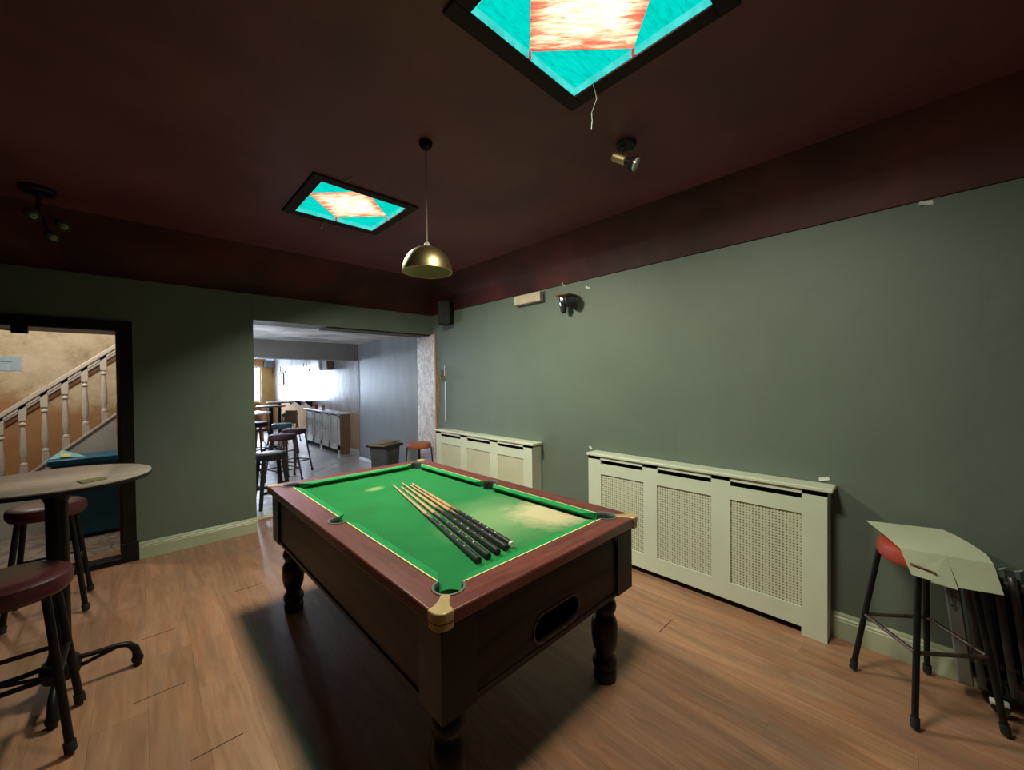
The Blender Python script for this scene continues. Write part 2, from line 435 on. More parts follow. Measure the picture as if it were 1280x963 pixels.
M['dull_glass'] = mat('dull_glass', rough=0.3, build=mottled((0.16, 0.155, 0.11), (0.24, 0.23, 0.17), 30))
M['panel_frame'] = mat('panel_frame', rough=0.6, spec=0.2, build=mottled((0.022, 0.009, 0.009), (0.035, 0.014, 0.014), 6))
def emissive(name, build, strength):
    m = bpy.data.materials.new(name)
    m.use_nodes = True
    nt = m.node_tree
    nt.nodes.remove(nt.nodes['Principled BSDF'])
    e = nd(nt, 'ShaderNodeEmission')
    e.inputs['Strength'].default_value = strength
    nt.links.new(e.outputs[0], nt.nodes['Material Output'].inputs[0])
    nt.links.new(build(nt), e.inputs['Color'])
    return m
def teal_paint(nt):
    a = noise(nt, coords(nt, (3, 14, 1), (0, 0, 0.6)), 5, 6, 0.65, 0.6)
    return ramp(nt, a, [(0.25, (0.0, 0.44, 0.38)), (0.5, (0.0, 0.72, 0.60)), (0.72, (0.0, 0.86, 0.72))])
def diamond_paint(nt):
    v = coords(nt, (2.2, 2.2, 1), (0, 0, pi / 4))
    mp = nd(nt, 'ShaderNodeMapping')
    mp.inputs['Scale'].default_value = (1.5, 9, 1)
    nt.links.new(v, mp.inputs['Vector'])
    n1 = noise(nt, mp.outputs['Vector'], 2.4, 6, 0.7, 0.8)
    # thicker red brushwork near the diamond's edges
    tc = nd(nt, 'ShaderNodeTexCoord')
    sp = nd(nt, 'ShaderNodeSeparateXYZ')
    nt.links.new(tc.outputs['Object'], sp.inputs[0])
    d = mth(nt, 'ADD', mth(nt, 'ABSOLUTE', sp.outputs[0]), mth(nt, 'ABSOLUTE', sp.outputs[1]))
    edge = ramp_f(nt, d, 0.16, 0.30)
    s = mth(nt, 'ADD', n1, mth(nt, 'MULTIPLY', edge, 0.26))
    return ramp(nt, s, [(0.40, (1.9, 1.75, 1.35)), (0.58, (1.5, 0.95, 0.55)), (0.72, (1.15, 0.30, 0.16)), (0.88, (0.75, 0.06, 0.07))])
M['teal_glow'] = emissive('teal_glow', teal_paint, 1.0)
M['diamond_glow'] = emissive('diamond_glow', diamond_paint, 1.0)
M['red_glow'] = emissive('red_glow', lambda nt: ramp(nt, noise(nt, coords(nt), 20), [(0.3, (0.5, 0.05, 0.05)), (0.7, (0.62, 0.09, 0.08))]), 1.0)
M['lip_glow'] = emissive('lip_glow', lambda nt: ramp(nt, noise(nt, coords(nt), 20), [(0.3, (0.02, 0.60, 0.52)), (0.7, (0.10, 0.85, 0.78))]), 1.0)
M['blue_glow'] = emissive('blue_glow', lambda nt: ramp(nt, noise(nt, coords(nt), 20), [(0.3, (0.45, 0.68, 1.0)), (0.7, (0.6, 0.8, 1.0))]), 1.0)

# ------------------------------------------------------------------ mesh helpers
class MB:
    def __init__(s):
        s.v, s.f, s.m = [], [], []
    def mark(s):
        return len(s.v)
    def xf(s, start, Mx):
        for i in range(start, len(s.v)):
            s.v[i] = tuple(Mx @ Vector(s.v[i]))
        return s
    def face(s, idx, mi=0):
        s.f.append(tuple(idx)); s.m.append(mi)
    def hull8(s, p, mi=0):
        k = len(s.v)
        s.v += [tuple(q) for q in p]
        for q in ((3, 2, 1, 0), (4, 5, 6, 7), (0, 1, 5, 4), (1, 2, 6, 5), (2, 3, 7, 6), (3, 0, 4, 7)):
            s.face([k + i for i in q], mi)
        return s
    def box(s, x0, x1, y0, y1, z0, z1, mi=0):
        return s.hull8([(x0, y0, z0), (x1, y0, z0), (x1, y1, z0), (x0, y1, z0), (x0, y0, z1), (x1, y0, z1), (x1, y1, z1), (x0, y1, z1)], mi)
    def prism(s, poly, z0, z1, mi=0, top_mi=None):
        k, n = len(s.v), len(poly)
        s.v += [(x, y, z0) for x, y in poly] + [(x, y, z1) for x, y in poly]
        s.face([k + i for i in range(n)][::-1], mi)
        s.face([k + n + i for i in range(n)], mi if top_mi is None else top_mi)
        for i in range(n):
            j = (i + 1) % n
            s.face((k + i, k + j, k + n + j, k + n + i), mi)
        return s
    def lathe(s, prof, n=24, c=(0, 0, 0), mi=0, caps=True):
        k = len(s.v)
        for r, z in prof:
            for i in range(n):
                a = 2 * pi * i / n
                s.v.append((c[0] + r * cos(a), c[1] + r * sin(a), c[2] + z))
        for j in range(len(prof) - 1):
            for i in range(n):
                a, b = k + j * n + i, k + j * n + (i + 1) % n
                s.face((a, b, b + n, a + n), mi)
        if caps:
            s.face([k + i for i in range(n)][::-1], mi)
            e = k + (len(prof) - 1) * n
            s.face([e + i for i in range(n)], mi)
        return s
    def tube(s, pts, r, n=10, mi=0, closed=False, up=None):
        pts = [Vector(p) for p in pts]
        rs = r if isinstance(r, (list, tuple)) else [r] * len(pts)
        k = len(s.v)
        m = len(pts)
        pn = None
        for i, p in enumerate(pts):
            if closed:
                t = pts[(i + 1) % m] - pts[i - 1]
            else:
                t = pts[min(i + 1, m - 1)] - pts[max(i - 1, 0)]
            t.normalize()
            if pn is None:
                ref = Vector((0, 0, 1)) if abs(t.z) < 0.9 else Vector((1, 0, 0))
                pn = t.cross(ref).normalized()
            else:
                pn = (pn - t * pn.dot(t)).normalized()
            b = t.cross(pn)
            for q in range(n):
                a = 2 * pi * q / n
                s.v.append(tuple(p + (pn * cos(a) + b * sin(a)) * rs[i]))
        rng = m if closed else m - 1
        for i in range(rng):
            for q in range(n):
                a, b2 = k + i * n + q, k + i * n + (q + 1) % n
                i2 = ((i + 1) % m)
                c, d = k + i2 * n + q, k + i2 * n + (q + 1) % n
                s.face((a, b2, d, c), mi)
        if not closed:
            s.face([k + q for q in range(n)][::-1], mi)
            s.face([k + (m - 1) * n + q for q in range(n)], mi)
        return s
    def build(s, name, mats, parent=None, loc=(0, 0, 0), rot=(0, 0, 0), bevel=0.0, seg=2, angle=38):
        me = bpy.data.meshes.new(name)
        me.from_pydata(s.v, [], s.f)
        bm = bmesh.new()
        bm.from_mesh(me)
        bmesh.ops.recalc_face_normals(bm, faces=bm.faces)
        bm.to_mesh(me)
        bm.free()
        if not isinstance(mats, (list, tuple)):
            mats = [mats]
        for m in mats:
            me.materials.append(M[m])
        for p, mi in zip(me.polygons, s.m):
            p.material_index = mi
            p.use_smooth = True
        me.set_sharp_from_angle(angle=radians(angle))
        o = bpy.data.objects.new(name, me)
        COL.objects.link(o)
        o.location = loc
        o.rotation_euler = rot
        if parent:
            o.parent = parent
        if bevel:
            b = o.modifiers.new('bevel', 'BEVEL')
            b.width = bevel
            b.segments = seg
            b.limit_method = 'ANGLE'
            b.angle_limit = radians(40)
        return o

def tag(o, label, cat, group=None, kind=None):
    o['label'] = label
    o['category'] = cat
    if group:
        o['group'] = group
    if kind:
        o['kind'] = kind
    return o
def thing(name, label, cat, loc=(0, 0, 0), rz=0.0, group=None):
    o = bpy.data.objects.new(name, None)
    COL.objects.link(o)
    o.empty_display_size = 0.1
    o.location = loc
    o.rotation_euler = (0, 0, rz)
    return tag(o, label, cat, group)
def struct(name, mb, mats, label, cat, **kw):
    return tag(mb.build(name, mats, **kw), label, cat, kind='structure')
def dup(root, loc, rz=None, label=None):
    r = root.copy()
    COL.objects.link(r)
    r.location = loc
    if rz is not None:
        r.rotation_euler = (0, 0, rz)
    if label:
        r['label'] = label
    for ch in list(root.children):
        c = ch.copy()
        COL.objects.link(c)
        c.parent = r
        for g in list(ch.children):
            d = g.copy()
            COL.objects.link(d)
            d.parent = c
    return r
def arc(cx, cy, r, a0, a1, n=10):
    return [(cx + r * cos(radians(a0 + (a1 - a0) * i / n)), cy + r * sin(radians(a0 + (a1 - a0) * i / n))) for i in range(n + 1)]

# ================================================================== THE ROOM
WX, FY, CZ, HZ = 3.032, 4.848, 2.85, 2.505     # right wall, far wall, ceiling, cove foot
BY = FY + 0.38                                 # back face of the far wall
LX, NY = -2.6, -2.0                            # left wall, near wall (behind the camera)

# floors
GAPS = [((-.055, 2.668), (.141, 2.668)), ((.126, 2.095), (.308, 2.095)), ((2.295, 1.112), (2.485, 1.112)), ((.475, 3.56), (.66, 3.56)), ((-.02, 3.30), (.141, 3.30))]
fl = MB().box(LX, WX + .1, NY, BY + .02, -.08, 0)
def gap(a, b, w=.0022):                          # opened joints between boards
    dx, dy = b[0] - a[0], b[1] - a[1]
    l = sqrt(dx * dx + dy * dy)
    nx, ny = -dy / l * w, dx / l * w
    fl.prism([(a[0] - nx, a[1] - ny), (b[0] - nx, b[1] - ny), (b[0] + nx, b[1] + ny), (a[0] + nx, a[1] + ny)], -.001, .0006, 1)
for g in GAPS:
    gap(*g)
struct('floor', fl, ['laminate', 'dark_gap'], 'light brown wood laminate floor of the pool room', 'floor')
struct('floor_bar', MB().box(0.3, 3.5, BY + .02, 15.6, -.08, 0), 'grey_floor', 'pale grey tiled floor of the bar beyond the opening', 'floor')
struct('floor_hall', MB().box(-2.6, .3, BY + .02, 7.6, -.08, 0), 'hall_floor', 'stone patterned floor of the stair hall', 'floor')

# ceiling with two square holes for the light panels
mb = MB()
HS = 0.36
xs = [LX, PAN[0][0] - HS, PAN[0][0] + HS, WX + .1]
ys = [NY, PAN[0][1] - HS, PAN[0][1] + HS, PAN[1][1] - HS, PAN[1][1] + HS, FY + .1]
for i in range(3):
    for j in range(5):
        if i == 1 and j in (1, 3):
            continue
        mb.box(xs[i], xs[i + 1], ys[j], ys[j + 1], CZ, CZ + .12)
mb.box(LX, WX + .1, NY, FY + .1, CZ + .14, CZ + .2)
struct('ceiling', mb, 'maroon', 'dark maroon painted ceiling', 'ceiling')

# curved cove between walls and ceiling
def cove(depth, height, n=14):
    pr = [(0.0, 0.0), (0.016, 0.0), (0.016, 0.02)]
    for i in range(n + 1):
        t = pi / 2 * i / n
        pr.append((0.016 + (depth - 0.016) * (1 - cos(t)), 0.02 + (height - 0.02) * sin(t)))
    return pr
def cove_run(pr, end0, end1, place):
    mb = MB()
    k = 0
    n = len(pr)
    for e in (end0, end1):
        for d, h in pr:
            mb.v.append(place(d, h, e(d)))
        mb.v.append(place(0, pr[-1][1], e(0)))
    m = n + 1
    for i in range(m):
        j = (i + 1) % m
        mb.face((i, j, m + j, m + i))
    mb.face(list(range(m)))
    mb.face(list(range(m, 2 * m)))
    return mb
dF, dR, ch = 0.62, 0.36, CZ - HZ + .001
prF, prR = cove(dF, ch), cove(dR, ch)
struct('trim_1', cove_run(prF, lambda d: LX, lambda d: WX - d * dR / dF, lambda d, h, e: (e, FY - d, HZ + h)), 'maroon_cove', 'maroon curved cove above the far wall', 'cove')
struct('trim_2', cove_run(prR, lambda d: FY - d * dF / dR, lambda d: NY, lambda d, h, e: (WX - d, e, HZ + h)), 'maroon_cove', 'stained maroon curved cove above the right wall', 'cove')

# walls
D0, D1, DT = -1.06, -0.132, 2.04               # door opening
O0, OT = 0.868, 2.235                          # wide opening into the bar
mb = MB()
mb.box(LX, D0, FY, BY, 0, CZ)
mb.box(D0, D1, FY, BY, DT, CZ)
mb.box(D1, O0, FY, BY, 0, CZ)
mb.box(O0, WX, FY, BY, OT, CZ)
struct('wall_far', mb, 'green_wall', 'dull green far wall with a doorway and a wide opening', 'wall')
mb = MB()
mb.box(WX, WX + .25, NY, 4.738, 0, CZ)
mb.box(WX, WX + .25, 4.738, BY + .02, OT, CZ)
struct('wall_right', mb, 'green_wall', 'large dull green wall behind the radiator covers', 'wall')
struct('wall_right_plaster', MB().box(WX, WX + .25, 4.738, BY + .02, 0, OT), 'bare_plaster', 'strip of bare flaking plaster at the right of the opening', 'wall')
struct('wall_right_bar', MB().box(WX, WX + .25, BY + .02, 7.43, 0, 2.4), 'blue_wall', 'blue grey glossy wall past the opening', 'wall')
struct('wall_right_front_bar', MB().box(3.30, 3.5, 7.43, 15.6, 0, 2.6), 'far_wall', 'shiny pale wall of the front bar with tan lower part', 'wall')
struct('wall_left', MB().box(LX - .15, LX, NY, BY, 0, CZ), 'green_wall', 'green left wall of the pool room out of view', 'wall')
struct('wall_near', MB().box(LX, WX, NY - .15, NY, 0, CZ), 'green_wall', 'green wall behind the camera', 'wall')
struct('wall_divider', MB().box(.30, .44, BY, 15.6, 0, 2.6), 'blue_wall', 'wall between the stair hall and the bar', 'wall')
# thin joint line in the far wall above the opening's edge and raw brown corner at the right
struct('trim_3', MB().box(O0 - .014, O0 - .008, FY - .002, FY + .001, OT - .0, HZ), 'crack_dark', 'thin vertical crack above the left edge of the opening', 'trim')
struct('trim_4', MB().box(WX - .012, WX + .0005, 4.722, 4.752, 0.0, OT), 'orange_wood', 'brown timber corner strip beside the bare plaster', 'trim')
struct('trim_5', MB().box(1.62, WX, FY + .04, BY - .06, OT - .018, OT + .002), 'raw_board', 'dark broken board under the lintel of the opening', 'trim')
struct('trim_6', MB().box(O0 + .02, WX - .03, BY - .02, BY + .10, 0, .016), 'stone_board', 'pale threshold strip on the floor of the opening', 'threshold', bevel=.004)

# skirting boards: moulded profile swept along a wall
def skirting_prof(h):
    return [(0, 0), (.022, 0), (.022, h * .70), (.019, h * .73), (.019, h * .80), (.012, h * .86), (.012, h * .92), (.006, h), (0, h)]
def skirting(name, h, a, b, nrm, m, label):
    mb = MB()
    pr = skirting_prof(h)
    n = len(pr)
    for e in (a, b):
        for d, z in pr:
            mb.v.append((e[0] + nrm[0] * d, e[1] + nrm[1] * d, z))
    for i in range(n):
        j = (i + 1) % n
        mb.face((i, j, n + j, n + i))
    mb.face(list(range(n))); mb.face(list(range(n, 2 * n)))
    return struct(name, mb, m, label, 'skirting board', angle=25)
skirting('baseboard_far', .148, (-.045, FY), (O0, FY), (0, -1), 'skirting', 'pale green moulded skirting under the green far wall')
skirting('baseboard_right', .150, (WX, 4.45), (WX, NY), (-1, 0), 'skirting', 'pale green moulded skirting along the right wall')
skirting('baseboard_bar', .135, (WX, 7.43), (WX, BY + .1), (-1, 0), 'white_skirting', 'white skirting under the blue grey wall')
skirting('baseboard_front_bar', .135, (3.30, 15.2), (3.30, 7.43), (-1, 0), 'white_skirting', 'white skirting along the front bar wall')

# bar ceiling, beam, end wall with window
struct('ceiling_bar', MB().box(.44, WX + .2, BY, 7.43, 2.285, 2.45), 'dusty_white', 'dirty white flaking ceiling past the opening', 'ceiling')
struct('ceiling_front_bar', MB().box(.44, 3.5, 7.43, 15.6, 2.42, 2.55), 'dusty_white', 'white ceiling of the front bar', 'ceiling')
struct('trim_7', MB().box(.44, 3.30, 7.43, 7.75, 1.978, 2.43), 'taupe', 'grey brown beam across the bar', 'beam')
struct('trim_8', MB().box(WX - .004, WX + .03, 7.425, 7.447, 0, 1.978), 'brown_wood', 'dark timber edge at the end of the blue grey wall', 'trim')
EW = 15.2
mb = MB()
W0, W1, WB, WT = 1.90, 2.93, .93, 2.12
mb.box(.44, W0, EW, EW + .3, 0, 2.5)
mb.box(W1, 3.30, EW, EW + .3, 0, 2.5)
mb.box(W0, W1, EW, EW + .3, 0, WB)
mb.box(W0, W1, EW, EW + .3, WT, 2.5)
struct('wall_front', mb, 'ochre', 'ochre end wall of the bar around the bright window', 'wall')
fr = MB()
for xa, xb in ((W0, W0 + .05), (W1 - .05, W1), (2.40, 2.44), (2.80, 2.825)):
    fr.box(xa, xb, EW + .10, EW + .16, WB, WT)
for za, zb in ((WB, WB + .05), (WT - .06, WT), (1.93, 1.96)):
    fr.box(W0, W1, EW + .101, EW + .159, za, zb)
w = struct('window_1', fr, 'white_gloss', 'bright shop window at the far end of the bar', 'window')
MB().box(W0, W1, EW + .125, EW + .130, WB, WT).build('window_pane', 'window_glass', w)
MB().box(W0 - .1, W1 + .06, EW - .03, EW - .002, WT, WT + .16).build('window_head', 'orange_wood', w, bevel=.004)

# stair hall shell
HW = 7.40
struct('wall_hall', MB().box(-2.6, .30, HW, HW + .15, 0, 4.0), 'hall_wall', 'peeling beige and tan wall behind the stairs', 'wall')
struct('wall_hall_left', MB().box(-2.75, -2.6, BY, HW + .15, 0, 4.0), 'hall_wall', 'beige wall at the left end of the stair hall', 'wall')
struct('wall_hall_right', MB().box(.285, .30, BY, HW, 0, 4.0), 'hall_wall', 'beige wall at the right end of the stair hall', 'wall')
struct('ceiling_hall', MB().box(-2.75, .30, BY - .3, HW + .15, 3.6, 3.7), 'dusty_white', 'white ceiling over the stair hall', 'ceiling')
struct('wall_hall_near', MB().box(-2.6, .30, BY - .02, BY, DT, 3.7), 'hall_wall', 'beige wall above the doorway inside the stair hall', 'wall')

# door frame (black architrave and lining)
d = MB()
d.box(D1, D1 + .085, FY - .022, FY, 0, DT + .085)
d.box(D0 - .085, D0, FY - .022, FY, 0, DT + .085)
d.box(D0, D1, FY - .022, FY, DT, DT + .085)
d.box(D1 - .004, D1 + .01, FY - .01, BY + .01, 0, DT)
d.box(D0 - .01, D0 + .004, FY - .01, BY + .01, 0, DT)
d.box(D0, D1, FY - .01, BY + .01, DT - .004, DT + .01)
d.box(D1 - .01, D1 + .1, FY - .03, FY, 0, .17)
o = struct('door_1', d, 'black_frame', 'black door frame around the doorway to the stairs', 'door frame', bevel=.003)
MB().box(D0, D1, FY - .03, FY + .10, 0, .05).build('door_sill', 'black_frame', o, bevel=.004)
MB().box(D1 - .03, D1 - .004, BY - .10, BY - .07, 0, DT).build('door_stop', 'brown_wood', o, bevel=.002)

# ================================================================== POOL TABLE
TW, TL, TZ = 1.230, 2.130, 0.860
TH = 0.00723
ex, ey = Vector((cos(TH), sin(TH), 0)), Vector((-sin(TH), cos(TH), 0))
TN = Vector((0.6367, 0.9993, 0))
TC = TN + ex * TW / 2 + ey * TL / 2
pt = thing('pool_table', 'mahogany pool table with green cloth in the middle of the room', 'pool table', TC, TH)
hw, hl = TW / 2, TL / 2
PC, PR = 0.124, 0.055                          # corner pockets
ML, MR = 0.100, 0.052                          # middle pockets
RW, RE = 0.117, 0.117                          # rail widths
# long rails (x negative side), then mirrored
def long_rail():
    p = [(0.0, .034), (.011, .011)]
    a = math.degrees(math.acos((RW - PC) / PR))
    p += arc(PC, PC, PR, 225, a, 14)
    b = math.degrees(math.acos((RW - ML) / MR))
    p += arc(ML, hl, MR, -b, -360 + b, 18)
    p += [(x, TL - y) for x, y in arc(PC, PC, PR, 225, a, 14)][::-1]
    p += [(.011, TL - .011), (0.0, TL - .034)]
    return p
def end_rail():
    p = [(.034, 0.0), (.011, .011)]
    a = math.degrees(math.asin((RE - PC) / PR))
    p += arc(PC, PC, PR, 225, 360 + a, 14)
    p += [(TW - x, y) for x, y in arc(PC, PC, PR, 225, 360 + a, 14)][::-1]
    p += [(TW - .011, .011), (TW - .034, 0.0)]
    return p
RB = TZ - .046
lr, er = long_rail(), end_rail()
for k, poly in enumerate((lr, [(TW - x, y) for x, y in lr], er, [(x, TL - y) for x, y in er])):
    MB().prism([(x - hw, y - hl) for x, y in poly], RB, TZ).build('rail', 'mahogany' if k < 2 else 'mahogany_x', pt, bevel=.007, seg=3)
# corner caps
cp = [(.100, .076), (.078, .052), (.062, .024), (.056, -.004)] + arc(.034, .034, .038, 270, 180, 8) + [(-.004, .056), (.024, .062), (.052, .078), (.076, .100)]
for sx in (0, 1):
    for sy in (0, 1):
        poly = [((TW - x if sx else x) - hw, (TL - y if sy else y) - hl) for x, y in cp]
        c = MB().prism(poly, TZ - .030, TZ + .003)
        q = [(.056, -.002)] + arc(.034, .034, .036, 270, 180, 8) + [(-.002, .056), (.028, .056), (.056, .028)]
        c.prism([((TW - x if sx else x) - hw, (TL - y if sy else y) - hl) for x, y in q], TZ - .056, TZ - .030)
        c.build('corner_cap', 'gold', pt, bevel=.004)
# cloth bed with pocket cut-outs
CZT = 0.822
def bed():
    e = .100
    k1 = sqrt(PR ** 2 - (e - PC) ** 2)
    a0 = math.degrees(atan2(k1, e - PC)); a1 = math.degrees(atan2(e - PC, k1))
    c0 = arc(PC, PC, PR, a0, a1, 14)               # (e, PC+k) -> (PC+k, e)
    km = sqrt(max(MR ** 2 - (e - ML) ** 2, 1e-6)); b = math.degrees(atan2(km, e - ML))
    m0 = arc(ML, hl, MR, b, -b, 14)                # from far to near on the left side
    P = []
    P += c0                                         # near-left corner, ends on the near edge
    P += [(TW - x, y) for x, y in c0][::-1]         # near-right
    P += [(TW - x, y) for x, y in m0][::-1]         # right middle, near -> far
    P += [(TW - x, TL - y) for x, y in c0]          # far-right
    P += [(x, TL - y) for x, y in c0][::-1]         # far-left
    P += m0                                         # left middle, far -> near
    return P
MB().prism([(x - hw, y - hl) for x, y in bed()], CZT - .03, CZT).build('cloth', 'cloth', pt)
# cushions: profile swept between two jaws
def cushion(p0, p1, nin, j0, j1):
    """p0,p1: rail-line ends; nin: unit vector into the table; j0,j1: how far the nose is cut back at each end"""
    p0, p1, nin = Vector((*p0, 0)), Vector((*p1, 0)), Vector((*nin, 0))
    t = (p1 - p0).normalized()
    pr = [(-.002, TZ + .0005), (.004, TZ + .0005), (.041, TZ - .004), (.043, TZ - .007), (.039, TZ - .011), (.012, CZT + .004), (-.002, CZT + .002)]
    mb = MB()
    for base, s, j in ((p0, 1, j0), (p1, -1, j1)):
        for d, z in pr:
            q = base + nin * d + t * (s * j * max(d, 0) / .043)
            mb.v.append((q.x - hw, q.y - hl, z))
    n = len(pr)
    for i in range(n):
        k = (i + 1) % n
        mb.face((i, k, n + k, n + i), 1 if i == 0 else 0)
    mb.face(list(range(n))); mb.face(list(range(n, 2 * n)))
    return mb.build('cushion', ['cushion', 'yellow_line'], pt)
CG, MG = .178, .052
for sx in (0, 1):
    X0 = TW - RW if sx else RW
    nv = (-1, 0) if sx else (1, 0)
    cushion((X0, CG), (X0, hl - MG), nv, .062, .042)
    cushion((X0, hl + MG), (X0, TL - CG), nv, .042, .062)
for sy in (0, 1):
    Y0 = TL - RE if sy else RE
    cushion((CG, Y0), (TW - CG, Y0), (0, -1) if sy else (0, 1), .062, .062)
# pockets: dark liner with a raised rim round the back, drop below
def pocket(cx, cy, r, a0, a1):
    mb = MB()
    n = 16
    k = 0
    ring = []
    for i in range(n + 1):
        a = radians(a0 + (a1 - a0) * i / n)
        for rr, z in ((r + .004, TZ + .0025), (r - .004, TZ + .0025), (r - .006, TZ - .01), (r - .004, CZT - .06), (r + .004, CZT - .06)):
            mb.v.append((cx + rr * cos(a) - hw, cy + rr * sin(a) - hl, z))
    for i in range(n):
        for q in range(5):
            q2 = (q + 1) % 5
            mb.face((i * 5 + q, i * 5 + q2, i * 5 + 5 + q2, i * 5 + 5 + q), 1 if q in (0, 1) else 0)
    mb.face(range(5)); mb.face(range(n * 5, n * 5 + 5))
    mb.lathe([(r + .003, CZT - .032), (r * .93, CZT - .075), (r * .7, CZT - .12), (r * .3, CZT - .135), (.002, CZT - .136)], 20, (cx - hw, cy - hl, 0), 2, caps=False)
    mb.build('pocket', ['pocket', 'pocket_rim', 'cushion'], pt)
for sx in (0, 1):
    for sy in (0, 1):
        cx, cy = (TW - PC if sx else PC), (TL - PC if sy else PC)
        mid = math.degrees(atan2(-1 if not sy else 1, -1 if not sx else 1))
        pocket(cx, cy, PR, mid - 128, mid + 128)
pocket(ML, hl, MR, 180 - 112, 180 + 112)
pocket(TW - ML, hl, MR, -112, 112)
# cabinet
IN, CB = .027, .492
PW = .140
def cab_panel_end(sy):
    y0 = IN + .012
    mb = MB().box(PW + IN - .01, TW - PW - IN + .01, y0, y0 + .02, CB + .012, RB)
    mb.box(PW + IN - .01, TW - PW - IN + .01, y0 - .007, y0 + .02, CB, CB + .022)
    return mb
# near end panel with the oblong ball return
hx0, hx1, hz0, hz1 = .462, .752, .522, .632
hcx, hcz = (hx0 + hx1) / 2, (hz0 + hz1) / 2
hr = (hz1 - hz0) / 2
def stadium(off, n=12):
    r = hr + off
    a = [(hx1 - hr + r * cos(radians(t)), hcz + r * sin(radians(t))) for t in [-90 + 180 * i / n for i in range(n + 1)]]
    b = [(hx0 + hr + r * cos(radians(t)), hcz + r * sin(radians(t))) for t in [90 + 180 * i / n for i in range(n + 1)]]
    return a + b
def panel_hole(x0, x1, z0, z1, y0, y1, hole):
    mb = MB()
    n = len(hole)
    outer = []
    for x, z in hole:
        dx, dz = x - hcx, z - hcz
        s = min(((x1 - hcx) / dx if dx > 1e-6 else (x0 - hcx) / dx if dx < -1e-6 else 1e9), ((z1 - hcz) / dz if dz > 1e-6 else (z0 - hcz) / dz if dz < -1e-6 else 1e9))
        outer.append((hcx + dx * s, hcz + dz * s))
    corners = [(x1, z0), (x1, z1), (x0, z1), (x0, z0)]
    for c in corners:                                # snap the nearest outer sample to each corner
        i = min(range(n), key=lambda q: abs(atan2(outer[q][1] - hcz, outer[q][0] - hcx) - atan2(c[1] - hcz, c[0] - hcx)))
        outer[i] = c
    for y in (y0, y1):
        mb.v += [(x - hw, y - hl, z) for x, z in hole] + [(x - hw, y - hl, z) for x, z in outer]
    for i in range(n):
        j = (i + 1) % n
        mb.face((i, j, n + j, n + i))
        mb.face((2 * n + i, 2 * n + j, 3 * n + j, 3 * n + i))
        mb.face((i, j, 2 * n + j, 2 * n + i))
        mb.face((n + i, n + j, 3 * n + j, 3 * n + i))
    return mb
y0 = IN + .012
pn = panel_hole(PW + IN - .01, TW - PW - IN + .01, CB + .01, RB, y0, y0 + .02, stadium(0))
pn.box(PW + IN - hw - .01, TW - PW - IN - hw + .01, y0 - .007 - hl, y0 + .02 - hl, CB, CB + .016)
ep = pn.build('end_panel', 'dark_wood', pt)
rim = MB()
so, si = stadium(.007), stadium(-.001)
n = len(so)
for y in (y0 - .004, y0 + .002):
    rim.v += [(x - hw, y - hl, z) for x, z in so] + [(x - hw, y - hl, z) for x, z in si]
for i in range(n):
    j = (i + 1) % n
    rim.face((i, j, n + j, n + i)); rim.face((2 * n + i, 2 * n + j, 3 * n + j, 3 * n + i))
    rim.face((i, j, 2 * n + j, 2 * n + i)); rim.face((n + i, n + j, 3 * n + j, 3 * n + i))
rim.build('return_rim', 'brown_metal', ep)
tr = MB()
tr.box(hx0 - .02 - hw, hx1 + .02 - hw, y0 + .02 - hl, y0 + .16 - hl, hz0 - .018, hz0 - .006)
tr.box(hx0 - .02 - hw, hx1 + .02 - hw, y0 + .15 - hl, y0 + .16 - hl, hz0 - .006, hz1 + .02)
tr.box(hx0 - .03 - hw, hx0 - .02 - hw, y0 + .02 - hl, y0 + .16 - hl, hz0 - .018, hz1 + .02)
tr.box(hx1 + .02 - hw, hx1 + .03 - hw, y0 + .02 - hl, y0 + .16 - hl, hz0 - .018, hz1 + .02)
tr.build('ball_return', 'plain_dark', pt)
mb = MB()
for p in (MB().box(PW + IN - .01 - hw, TW - PW - IN + .01 - hw, hl - y0 - .02, hl - y0, CB, RB),):
    p.build('end_panel', 'dark_wood', pt)
for s in (0, 1):
    xa = IN + .012
    x0, x1 = (xa - hw, xa + .02 - hw) if not s else (hw - xa - .02, hw - xa)
    mb = MB().box(x0, x1, PW + IN - .01 - hl, TL - PW - IN + .01 - hl, CB + .012, RB)
    e0, e1 = (x0 - .007, x1) if not s else (x0, x1 + .007)
    mb.box(e0, e1, PW + IN - .01 - hl, TL - PW - IN + .01 - hl, CB, CB + .018)
    mb.build('side_panel', 'dark_wood_y', pt)
MB().box(IN + .03 - hw, hw - IN - .03, IN + .2 - hl, hl - IN - .2, CB + .02, CB + .03).build('base_board', 'plain_dark', pt)
# corner posts with a swelling spandrel at the top
def corner_post(sx, sy):
    mb = MB()
    def add(poly, z0, z1):
        q = [((TW - x if sx else x) - hw, (TL - y if sy else y) - hl) for x, y in poly]
        mb.prism(q, z0, z1)
    t = .030
    a, b = IN, IN + PW
    add([(a, a), (b, a), (b, a + t), (a + t, a + t), (a + t, b), (a, b)], CB - .004, RB)
    for i in range(6):                                # stepped ogee spandrel
        z1 = RB - .012 * i
        w = .055 * (1 - i / 6) ** 1.6
        add([(b - .002, a + .002), (b + w, a + .002), (b + w, a + t), (b - .002, a + t)], z1 - .012, z1)
        add([(a + .002, b - .002), (a + .002, b + w), (a + t, b + w), (a + t, b - .002)], z1 - .012, z1)
    mb.build('corner_post', 'leg_wood', pt, bevel=.003)
for sx in (0, 1):
    for sy in (0, 1):
        corner_post(sx, sy)
